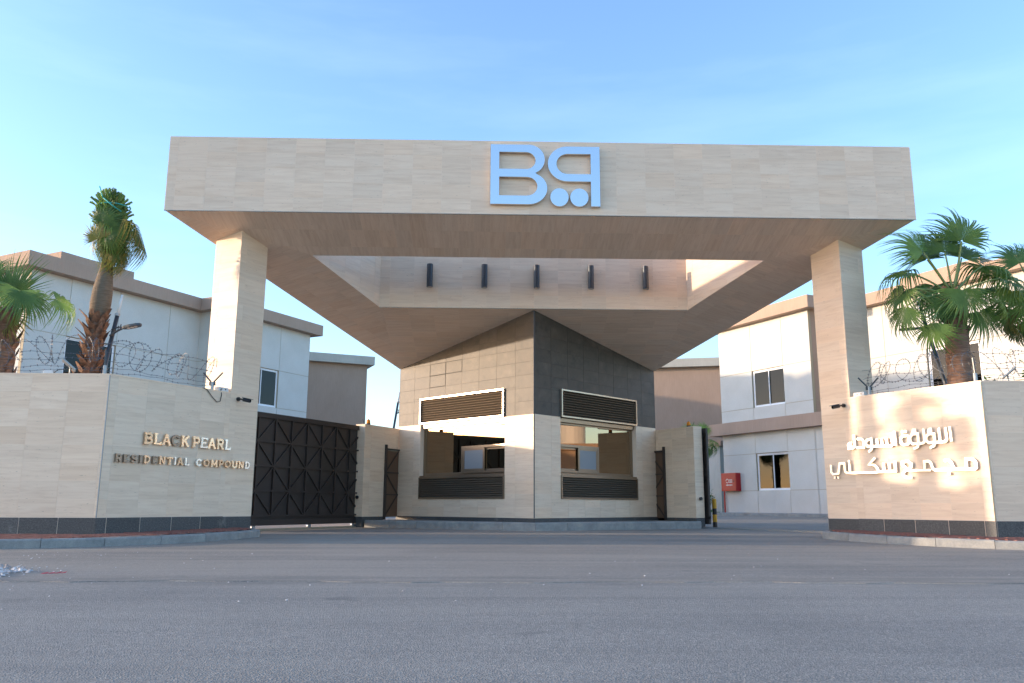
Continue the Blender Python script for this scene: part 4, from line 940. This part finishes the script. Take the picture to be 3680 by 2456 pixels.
for nm, kw in (('up', dict(bend=12, droop=.45, span=200)), ('mid', dict(bend=45, droop=.75, span=240)), ('hang', dict(bend=85, droop=.35, span=230)), ('side', dict(bend=60, droop=.9, span=220)), ('short', dict(bend=10, droop=.5, span=180, pet=.45)), ('tall', dict(bend=0, droop=.12, span=120, n=30, pet=.15)), ('long', dict(bend=75, droop=.45, span=150, n=30, pet=1.35, Rr=.95)), ('nopet', dict(bend=0, droop=.25, span=190, pet=0.0, cut=False)), ('cutfan', dict(bend=0, droop=0, span=120, n=22, pet=.0, cut=True)), ('narrow', dict(bend=10, droop=1.2, span=110, n=22, pet=.2))):
    f_ = fan_mesh(hash(nm) % 1 + len(nm)*7, **kw); f_[0].materials.append(LEAF); f_[1].materials.append(STEM); FAN[nm] = f_
def trunk(parent, x, y, z0, z1, r0, r1, lean=(0, 0), mt=BARK, name='trunk'):
    mb = MB(); n = 26; pts = []; rs = []
    for i in range(n+1):
        t = i/n; pts.append((x+lean[0]*t, y+lean[1]*t, z0+(z1-z0)*t)); rs.append((r0+(r1-r0)*t)*(1+.05*math.sin(i*2.4)+.02*rnd.uniform(-1, 1)))
    mb.tube(pts, rs, 20); return mb.build(name, mt, parent, smooth=True)
def boots(parent, x, y, z0, z1, r, n, size=.2, lean=(0, 0), flare=.6):
    mb = MB(); rr = random.Random(int(x*10))
    for i in range(n):
        t = i/n; z = z0+(z1-z0)*t; a = i*2.4+rr.uniform(-.2, .2); w = size*rr.uniform(.4, .6); h = size*rr.uniform(.7, 1.4); fl = flare*rr.uniform(.5, 1.5)
        c = V((x+lean[0]*t, y+lean[1]*t, z)); o = V((math.cos(a), math.sin(a), 0)); s = V((-math.sin(a), math.cos(a), 0))
        b0 = c+o*r*.85; tip = c+o*(r+h*fl*.6)+V((0, 0, h))+s*rr.uniform(-.05, .05); m1 = c+o*(r+h*fl*.2+.02)+V((0, 0, h*.5))
        mb.add([b0-s*w, b0+s*w, m1+s*w*.7, m1-s*w*.7, tip+s*w*.22, tip-s*w*.22, b0-o*.03, m1-o*.035, tip-o*.015],
               [(0, 1, 2, 3), (3, 2, 4, 5), (1, 0, 6), (2, 1, 6, 7), (0, 3, 7, 6), (4, 2, 7, 8), (3, 5, 8, 7), (5, 4, 8)])
    tag(mb.build('leaf_bases', BOOT, parent), kind='stuff')
def crown(parent, c, lst, k=1.0, rand=10, seed=1, skip=None):
    c = V(c); r = random.Random(seed)
    for kind, d, n, s, lm in lst: frond(parent, FAN[kind], c+V(d).normalized()*.08, d, n, s*k, lm)
    for i in range(rand):
        a = r.uniform(0, 6.28); el = r.uniform(-.7, 1.2); d = V((math.cos(a)*math.cos(el), math.sin(a)*math.cos(el)*.8+.35, math.sin(el)))
        n = V((-d.x*d.z, -d.y*d.z, 1-d.z*d.z+.01)) if el < 1.2 else V((0, -1, 0))
        frond(parent, FAN['up' if el > .6 else ('mid' if el > 0 else 'side')], c, d, n, k*r.uniform(.75, 1.0), r.choice([None, LEAFD, LEAFD]))
# palm behind the right wall
p3 = thing('palm_tree', 'broad fan palm with open crown and reddish trunk behind the right lettered wall', 'palm tree', (8.6, -3.83, 0))
trunk(p3, 8.55, -3.83, -.05, 4.95, .27, .22, (.08, 0)); boots(p3, 8.60, -3.83, 4.0, 4.95, .22, 34, .24)
cc = (8.63, -3.83, 4.98)
up_, toC = V((0, 0, 1)), V((0, -1, 0))
crown(p3, cc, [
 ('up', (-.62, -.1, 1.0), (.35, -1, .35), 1.1, None), ('up', (-.1, -.05, 1.0), (.0, -1, .2), .95, LEAFD), ('up', (.22, -.1, 1.0), (.0, -1, .15), 1.2, None), ('up', (.5, .3, 1.05), (-.2, -1, .2), 1.05, LEAFD),
 ('side', (.75, .1, .78), (-.3, -.6, 1), 1.12, None), ('mid', (.85, -.2, .38), (0, -.5, 1), 1.0, LEAFD), ('mid', (-.85, .1, .62), (.2, -.6, 1), 1.0, None),
 ('side', (-1, -.1, .20), (0, -.4, 1), 1.05, LEAFD), ('long', (-1, -.35, -.12), (-.1, -.3, 1), 1.0, LEAFD), ('long', (-.66, -.5, -.42), (-.2, -.2, 1), .95, LEAFD),
 ('side', (.9, -.3, -.1), (0, -.3, 1), .85, None),
 ('up', (-.3, .4, 1.0), (0, -1, .3), 1.0, LEAFD), ('mid', (.1, .8, .5), (0, .3, 1), 1.0, LEAFD)], .92, 1, 3)
frond(p3, FAN['nopet'], (8.66, -4.15, 5.02), (.02, -.22, -1), (0, -1, .2), .98, None); frond(p3, FAN['nopet'], (9.05, -4.0, 4.6), (.35, -.1, -1), (0.1, -1, .1), .85, LEAFD); frond(p3, FAN['nopet'], (8.35, -4.05, 4.75), (-.6, -.1, -1), (0, -1, .1), .7, LEAFD)
# palm at the far right edge
p4 = thing('palm_tree', 'fan palm with drooping fronds at the far right edge of the street wall', 'palm tree', (10.6, -3.4, 0))
trunk(p4, 10.75, -3.4, -.05, 4.9, .26, .2, (.0, 0)); boots(p4, 10.75, -3.4, 3.9, 4.9, .2, 30, .24)
crown(p4, (10.75, -3.4, 4.95), [('mid', (-.75, -.4, .2), (0, -.4, 1), .95, None), ('hang', (-.45, -.5, .05), (-.2, -.3, 1), .95, None), ('hang', (-.55, -.1, -.35), (-.3, -.1, 1), .85, LEAFD),
 ('up', (-.35, 0, 1), (0, -1, .2), .95, LEAFD), ('mid', (-.9, .2, .5), (0, -.4, 1), .9, LEAFD), ('up', (.2, .2, 1), (0, -1, .2), 1.0, None), ('hang', (.1, -.6, -.1), (0, -.2, 1), .9, None), ('side', (-.8, -.2, -.15), (0, -.3, 1), .8, LEAFY)], .9, 6, 9)
# palm at the far left edge
p1 = thing('palm_tree', 'fan palm with bright upright frond at the far left edge, above the street wall', 'palm tree', (-10.35, -4.87, 0))
trunk(p1, -10.30, -4.87, -.05, 4.25, .22, .19); boots(p1, -10.30, -4.87, 2.6, 4.25, .19, 40, .22)
crown(p1, (-10.30, -4.87, 4.2), [('tall', (.12, .0, 1.0), (.0, -1, .0), 1.3, None), ('tall', (-.25, .2, 1.0), (-.2, -1, .0), 1.2, LEAFD), ('nopet', (.25, -.5, -1), (0, -1, .2), .85, LEAFY), ('side', (.92, .1, .42), (-.1, -.8, .9), .95, None), ('hang', (.50, -.55, .38), (.3, -.2, 1), .95, LEAFD),
 ('hang', (.16, -.15, .1), (.1, -.2, 1), .9, None), ('up', (-.6, .2, .8), (0, -1, .3), 1.0, None), ('hang', (-.3, -.5, .1), (0, -.2, 1), .9, None), ('mid', (-.9, 0, .2), (0, -.2, 1), .9, LEAFD)], .82, 3, 5)
# tied palm
p2 = thing('palm_tree', 'tall palm with tied bundled crown and wrapped trunk behind the left lettered wall', 'palm tree', (-9.35, -3.4, 0))
X, Y_ = -9.15, -3.8
trunk(p2, X-.08, Y_, -.05, 4.4, .19, .14, (.11, 0)); boots(p2, X-.04, Y_, 2.4, 4.3, .15, 105, .19, (.07, 0), 1.0)
mb = MB(); prof = [(4.2, .12), (4.28, .155), (4.42, .185), (4.62, .2), (4.85, .195), (5.05, .172), (5.25, .14), (5.45, .115), (5.65, .10), (5.9, .10)]
mb.tube([(X+.03+(z-4.0)*.06, Y_, z) for z, r in prof], [r for z, r in prof], 22); mb.build('trunk_wrap', BURLAP, p2, smooth=True)
r = random.Random(12); tx = X+.14
for i in range(30):                      # clasped cut fans of the bundle
    t = i/30; z = 5.72+t*1.05; a = i*2.399; o = V((math.cos(a), math.sin(a), 0)); c = V((tx+.06-.14*t, Y_, z))+o*(.06+.08*math.sin(math.pi*t))
    d = V((o.x*.14-.03+.12*(1-t), o.y*.14, 1)); frond(p2, FAN['cutfan'], c, d, o, r.uniform(.5, .68)*(1-.15*t), r.choice([None, LEAFD, None, LEAFD]))
for i in range(22):
    a = i*2.399; z = 5.72+.042*i; o = V((math.cos(a), math.sin(a)*.9, 0)); frond(p2, FAN['nopet'], V((tx+.05-.008*i, Y_, z))+o*.13, V((o.x*.45+.05, o.y*.3, .95)), o, r.uniform(.34, .46), r.choice([None, None, LEAFD, LEAFY]))
for i in range(34):                      # skirt of drooping strips, fuller on the right
    a = r.uniform(-1.4, 1.2) if i % 3 else r.uniform(1.8, 4.4); z = r.uniform(5.8, 6.5); o = V((math.cos(a), math.sin(a)*.8-.1, 0))
    d = V((o.x, o.y, r.uniform(-1.1, .0))); frond(p2, FAN['narrow'], V((tx+.05, Y_, z)), d, (0, -.1, 1), r.uniform(.42, .66), r.choice([None, LEAFD, LEAFD, LEAFY]))
frond(p2, FAN['nopet'], (tx+.0, Y_-.42, 6.22), (.35, -.10, 1), (0, -1, -.1), .5, LEAFD); frond(p2, FAN['nopet'], (tx-.06, Y_-.44, 5.86), (-.45, -.1, 1), (0, -1, 0), .46, LEAFY)
frond(p2, FAN['nopet'], (tx+.12, Y_-.40, 6.05), (1, -.10, -.15), (0, -1, .1), .46, LEAFD); frond(p2, FAN['nopet'], (tx+.14, Y_-.36, 6.0), (.7, -.10, -.9), (0, -1, .1), .5, None)
for i in range(9): frond(p2, FAN['narrow'], (tx+.2+.03*i*.5, Y_-.25+.05*i, 6.35-.04*i), (1, -.1+.04*i, -.1-.05*i), (0, 0, 1), .62, LEAFD if i % 3 else LEAFY)
for z, rr_ in ((6.72, .30), (5.78, .16)):
    MB().tube([(tx+.02+rr_*math.cos(R(a)), Y_+rr_*math.sin(R(a)), z-.0003*a*.3) for a in range(0, 361, 20)], .012, 6, False).build('rope', ROPE, p2, smooth=True)
MB().tube([(tx-.27, Y_-.15, 7.1), (tx-.1, Y_-.32, 6.8), (tx+.12, Y_-.36, 6.62), (tx+.3, Y_-.3, 6.5)], .013, 6).build('rope', ROPE, p2, smooth=True)
# small palm inside the compound
p5 = thing('palm_tree', 'small young palm inside the compound beside the open right gate', 'palm tree', (8.85, 19.8, .2))
trunk(p5, 8.98, 19.76, .15, 3.45, .17, .14, (-.04, 0)); boots(p5, 8.95, 19.76, 1.8, 3.45, .14, 34, .17)
crown(p5, (8.95, 19.76, 3.5), [('mid', (1, -.2, .4), (0, -.3, 1), .8, None), ('side', (.9, -.3, .1), (0, -.2, 1), .8, LEAFD), ('up', (.4, -.1, 1), (0, -1, .2), .8, None), ('hang', (.5, -.4, -.1), (0, -.2, 1), .75, LEAFD), ('up', (-.4, 0, 1), (0, -1, .2), .8, None), ('mid', (-.9, 0, .2), (0, 0, 1), .8, LEAFD)], .82, 4, 2)

# ------------------------------------------------------------------ shrubs
def shrub(x, y, z, h, w, n, lab, name='shrub', seed=1, ls=.045):
    r = random.Random(seed); t = thing(name, lab, 'shrub', (x, y, z)); sm, lm = MB(), MB()
    for i in range(n):
        a = r.uniform(0, 6.28); tip = V((x+math.cos(a)*w*r.uniform(.2, 1), y+math.sin(a)*w*r.uniform(.2, 1), z+h*r.uniform(.6, 1))); b = V((x+r.uniform(-.05, .05), y+r.uniform(-.05, .05), z)); m_ = b.lerp(tip, .5)+V((r.uniform(-.06, .06),)*3)
        sm.tube([b, m_, tip], [.008, .006, .003], 5)
        for k in range(16):
            q = .25+.75*k/15; p = b.lerp(m_, q*2) if q < .5 else m_.lerp(tip, q*2-1)
            d = V((r.uniform(-1, 1), r.uniform(-1, 1), r.uniform(-.3, .9))).normalized(); s_ = d.cross(V((r.uniform(-1, 1), r.uniform(-1, 1), 1))).normalized(); L = ls*r.uniform(.8, 1.6)
            lm.add([p, p+d*L+s_*L*.45, p+d*L*2.1, p+d*L-s_*L*.45], [(0, 1, 2, 3)])
    sm.build('stems', STEM, t); lm.build('foliage', LEAFB, t)
shrub(9.45, -4.9, 2.35, 1.25, .42, 11, 'thin leafy climbing shrub above the right street wall, near the far right palm', seed=4)
shrub(8.75, -4.6, 2.6, .5, .3, 5, 'low leafy sprig above the right street wall at the palm trunk', seed=5)
shrub(9.0, 22.9, .33, 1.05, .5, 16, 'leafy green shrub on the lawn beside the red cabinet, left one', seed=6); shrub(10.0, 22.5, .33, 1.15, .42, 14, 'sparse yellowish shrub on the lawn nearest the red cabinet', seed=8, ls=.05)

# ------------------------------------------------------------------ razor wire
def razor(path, lab, zc, rad=.235, pitch=.27, posts=()):
    t = thing('razor_wire', lab, 'razor wire', (path[0][0], path[0][1], WTOP))
    r = random.Random(int(path[0][0]*10)+40); P_ = [V((p[0], p[1], zc)) for p in path]; tot = sum((b-a).length for a, b in zip(P_, P_[1:])); 
    def at(s):
        for a, b in zip(P_, P_[1:]):
            l = (b-a).length
            if s <= l: return a.lerp(b, s/l), (b-a).normalized()
            s -= l
        return P_[-1], (P_[-1]-P_[-2]).normalized()
    turns = tot/pitch; n = int(turns*26); pts = []
    for i in range(n+1):
        a = 2*math.pi*turns*i/n; s = tot*i/n+.16*math.sin(a*.31)+.12*math.sin(a*.73+1); p, d = at(max(0, min(tot, s))); sd_ = V((-d.y, d.x, 0)); rr = rad*(1+.14*math.sin(a*.19+2))
        pts.append(p+sd_*math.cos(a)*rr*.75+V((0, 0, math.sin(a)*rr+.03*math.sin(s*1.7)))+d*.10*math.sin(a*1.0+s))
    def barbs(mb, pts, every):
        acc = 0
        for a, b in zip(pts, pts[1:]):
            L = (b-a).length; acc += L
            if acc >= every:
                acc = 0; d = (b-a).normalized(); s_ = d.cross(V((r.uniform(-1, 1), r.uniform(-1, 1), r.uniform(-1, 1)))).normalized()*.026; w = d*.008
                mb.add([a-s_-w*.3, a-w, a+s_-w*.3, a+s_+w*.3, a+w, a-s_+w*.3], [(0, 1, 4, 5), (1, 2, 3, 4)])
    cb = MB(); cb.tube(pts, .0045, 4, False); barbs(cb, pts, .04); cb.build('coil', WIRE, t)
    for h in (-.36, -.30, -.16, -.02, .16):
        sp = []
        for i in range(int(tot/.12)+1):
            p, d = at(i*.12); sp.append(p+V((0, (0.1 if h > -.1 else -.05), h+.018*math.sin(i*.5+h*30)+.01*math.sin(i*1.3+h*9))))
        sb = MB(); sb.tube(sp, .0035, 4, False); barbs(sb, sp, .09); sb.build('strand', WIRE, t)
    for (x, y, zt, yarm) in posts:
        pm = MB(); pm.tube([(x, y, WTOP-.01), (x, y, WTOP+.17)], .035, 10); pm.build('post', GALV, t)
        am = MB()
        if yarm:
            for s in (-1, 1): am.tube([(x, y, WTOP+.14), (x+s*.2, y-.02*s, WTOP+.36)], .016, 6)
            am.box((x-.06, y-.02, WTOP+.1), (x+.06, y+.02, WTOP+.17))
        else: am.tube([(x, y, WTOP+.15), (x-.015, y, WTOP+.46)], .016, 6)
        am.build('arm', CHAR, t)
razor([(-13.0, -5.68), (-8.0, -5.68), (-6.75, -3.6)], 'coiled razor wire with barbed strands on the left boundary wall', WTOP+.44, posts=[(-7.98, -5.7, 0, False), (-6.72, -3.72, 0, True), (-12.6, -5.7, 0, False)])
razor([(6.75, -3.55), (7.95, -5.68), (13.0, -5.68)], 'coiled razor wire with barbed strands on the right boundary wall', WTOP+.40, posts=[(6.72, -3.75, 0, True), (7.86, -5.62, 0, False), (12.6, -5.7, 0, False)])

# ------------------------------------------------------------------ lamps
def lamp(base, top, arm, lab, k=1.0):
    b, t_ = V(base), V(top); d = (t_-b).normalized(); L = (t_-b).length; fr = b+d*(L*(1-.42/L*k)); t = thing('street_lamp', lab, 'street lamp', tuple(base), 'solar street lamps')
    MB().tube([b, fr], [.055*k, .04*k], 12).build('pole', CHAR, t, smooth=True); MB().tube([fr, t_], [.028*k, .024*k], 12).build('pole_tip', PLAST, t, smooth=True)
    MB().tube([fr-d*.02, fr+d*.03], .05*k, 12).build('collar', GALV, t)
    a0, a1 = V(arm[0]), V(arm[1]); m_ = a0.lerp(a1, .42)+V((0, 0, .06*k)); ab = MB()
    ab.tube([a0, a0.lerp(m_, .5)+V((0, 0, .015)), m_], [.025*k, .022*k, .02*k], 8); ab.tube([a0+d*.13*k, a0.lerp(m_, .5)+d*.10*k, m_+V((0, 0, .02))], .014*k, 8)
    for q in (.2, .38, .56, .74): p = a0.lerp(m_, q); ab.tube([p, p+d*.12*k], .012*k, 6)
    ab.build('bracket', CHAR, t)
    u = (a1-m_); Lh = u.length; u.normalize(); s_ = V((-u.y, u.x, 0)).normalized(); n = u.cross(s_)
    hd = MB(); prof = [(0, .035), (.15, .075), (.5, .095), (.85, .085), (1, .03)]; top_, bot_ = [], []
    for q, w in prof: c = m_+u*Lh*q; top_ += [c+s_*w*k+n*.0, c-s_*w*k]; 
    vs_ = [p+n*.022*k for p in top_]+[p-n*.022*k for p in top_]; nn_ = len(top_); fs = []
    for i in range(len(prof)-1): fs += [(2*i, 2*i+1, 2*i+3, 2*i+2), (nn_+2*i, nn_+2*i+2, nn_+2*i+3, nn_+2*i+1), (2*i, 2*i+2, nn_+2*i+2, nn_+2*i), (2*i+1, nn_+2*i+1, nn_+2*i+3, 2*i+3)]
    fs += [(0, nn_, nn_+1, 1), (nn_-2, nn_-1, 2*nn_-1, 2*nn_-2)]; hd.add(vs_, fs); hd.build('lamp_head', CHAR, t)
    for q in (.3, .5, .7): c = m_+u*Lh*q; MB().tube([c+n*.026*k, c-n*.027*k], .035*k, 10).build('led_lens', PLAST, t)
lamp((-9.3, -3.9, 0), (-8.61, -3.91, 4.78), ((-8.76, -3.95, 3.92), (-8.1, -4.1, 4.13)), 'leaning dark solar street lamp beside the tied palm on the left')
lamp((10.2, -1.85, 0), (8.93, -1.83, 5.36), ((9.22, -1.9, 4.6), (8.35, -2.0, 4.62)), 'leaning dark solar street lamp behind the right palm')
lamp((-5.2, 11.0, .1), (-4.55, 11.0, 4.85), ((-4.66, 11.0, 4.0), (-3.9, 10.95, 4.05)), 'distant leaning solar street lamp just left of the guard booth')

# ------------------------------------------------------------------ cameras, boxes, solar panels
def cctv(F, u, z, s, lab):
    t = thing('security_camera', lab, 'camera', tuple(F @ V((u, z, 0))), 'bullet cameras on the lettered walls')
    p = F @ V((u, z, .0)); n = (F.to_3x3() @ V((0, 0, 1))); d = V((-s, -.25, -.22)).normalized()
    MB().tube([p, p+n*.035], .042, 14).build('mount', BLACK, t)
    j = p+n*.07; MB().tube([p+n*.035, j, j+d*.07], .016, 10).build('bracket', BLACK, t)
    MB().tube([j+d*.06, j+d*.075, j+d*.23, j+d*.24], [.025, .038, .038, .036], 16).build('camera_body', BLACK, t, smooth=False)
    MB().tube([j+d*.2405, j+d*.243], .025, 14).build('lens', mat('camera_lens', (.01, .01, .012), .05), t)
    h = MB(); c = j+d*.165; s_ = V((0, 0, 1)).cross(d).normalized(); u_ = d.cross(s_)
    h.box((-.11, -.042, .034), (.11, .042, .044), frame(c, d, s_, u_)); h.build('sun_shield', CHAR, t)
cctv(FL, 2.98, 2.74, -1, 'black bullet camera at the top of the Latin lettered wall'); cctv(FR, 2.98, 2.70, 1, 'black bullet camera at the top of the Arabic lettered wall')
for s, F, lab in ((-1, FL, 'small white junction box on top of the left wall beside the column'), (1, FR, 'small white junction box on top of the right wall beside the column')):
    t = thing('junction_box', lab, 'junction box', tuple(F @ V((2.62, WTOP, -.1))), 'junction boxes on the wall tops')
    MB().box((2.5, WTOP, -.16), (2.76, WTOP+.085, -.04), F).build('box', PLAST, t, bevel=.008); mb = MB()
    for q in (2.57, 2.67): mb.tube([F @ V((q, WTOP+.045, -.04)), F @ V((q, WTOP+.045, -.03))], .014, 8)
    mb.build('cable_gland', CHAR, t)
cab = MB(); cab.tube([FL @ V(p) for p in ((2.05, 2.865, .0), (2.15, 2.84, .015), (2.3, 2.70, .02), (2.42, 2.62, .02), (2.5, 2.64, .02), (2.53, 2.78, .015), (2.54, 2.9, -.03))], .008, 6)
tag(cab.build('hanging_cable', BLACK), 'thin black cable looping down over the top of the left wall', 'cable')
def solar(x, y, z, lab, s):
    t = thing('solar_panel', lab, 'solar panel', (x, y, z), 'small solar panels on the boundary walls')
    F = Matrix.Translation((x, y, z+.17)) @ Matrix.Rotation(R(118*s), 4, 'Z') @ Matrix.Rotation(R(40), 4, 'X')
    MB().box((-.17, -.14, -.012), (.17, .14, .008), F).build('panel_frame', GALV, t); MB().box((-.155, -.125, .009), (.155, .125, .013), F).build('solar_cell', SOLAR, t)
    MB().tube([(x, y+.05, z), (x, y+.05, z+.13)], .014, 8).build('stand', GALV, t)
solar(-8.62, -5.7, WTOP, 'small tilted solar panel on the left street wall near the tied palm', 1); solar(8.45, -5.7, WTOP, 'small tilted solar panel on the right street wall at the frame edge', -1)
t = thing('junction_box', 'small white box with cable left of the solar panel on the left wall', 'junction box', (-8.95, -5.7, WTOP), 'junction boxes on the wall tops')
MB().box((-9.05, -5.74, WTOP), (-8.87, -5.66, WTOP+.075)).build('box', PLAST, t, bevel=.008); MB().tube([(-8.87, -5.7, WTOP+.03), (-8.8, -5.7, WTOP+.09), (-8.7, -5.68, WTOP+.1)], .007, 6).build('cable', BLACK, t)

# ------------------------------------------------------------------ street litter and gravel
def pebbles(name, pts, lab, mt=PEB):
    mb = MB(); r = random.Random(5)
    for x, y, s in pts:
        z = gz(x, y)+(.018 if y > -11.8 else .0); a = r.uniform(0, 6.28); n = 5; v = []
        for k in range(n): q = a+6.283*k/n; rr = s*r.uniform(.7, 1.2); v.append((x+rr*math.cos(q), y+rr*math.sin(q)*.8, z+s*r.uniform(.0, .15)))
        for k in range(n): q = a+6.283*k/n+.3; rr = s*r.uniform(.4, .7); v.append((x+rr*math.cos(q), y+rr*math.sin(q)*.8, z+s*r.uniform(.5, .9)))
        mb.add(v, [tuple(range(n, 2*n))]+[(k, (k+1) % n, n+(k+1) % n, n+k) for k in range(n)])
    return tag(mb.build(name, mt), lab, 'stones', kind='stuff')
pp = []
for i in range(3200):
    a, d = rnd.uniform(0, 6.28), abs(rnd.gauss(0, .42)); x, y = -6.72+d*math.cos(a)*.7, -11.6+d*math.sin(a)*1.3
    if y < -10.3: pp.append((x, y, .008+.03*rnd.random()**2.5))
pebbles('gravel', pp, 'pile of pale broken gravel at the left edge of the street')
pp = []
for i in range(130):
    x = rnd.uniform(-7.5, 9); x = x if rnd.random() < .45 else -7.5+abs(rnd.gauss(0, 2.2)); y = rnd.uniform(-14, -8)
    pp.append((x, y, rnd.uniform(.004, .013)))
pebbles('scattered_pebble', pp, 'loose pale pebbles scattered over the asphalt')
rb = MB(); q = [(-5.78, -11.4), (-5.72, -11.38), (-5.66, -11.36), (-5.61, -11.32), (-5.57, -11.3)]
for (a, b) in zip(q, q[1:]): rb.add([(a[0], a[1]-.02, gz(*a)+.03), (b[0], b[1]-.02, gz(*b)+.035), (b[0], b[1]+.02, gz(*b)+.05), (a[0], a[1]+.02, gz(*a)+.04)], [(0, 1, 2, 3)])
tag(rb.build('plastic_scrap', RED), 'torn strip of red plastic lying on the asphalt at left', 'litter')
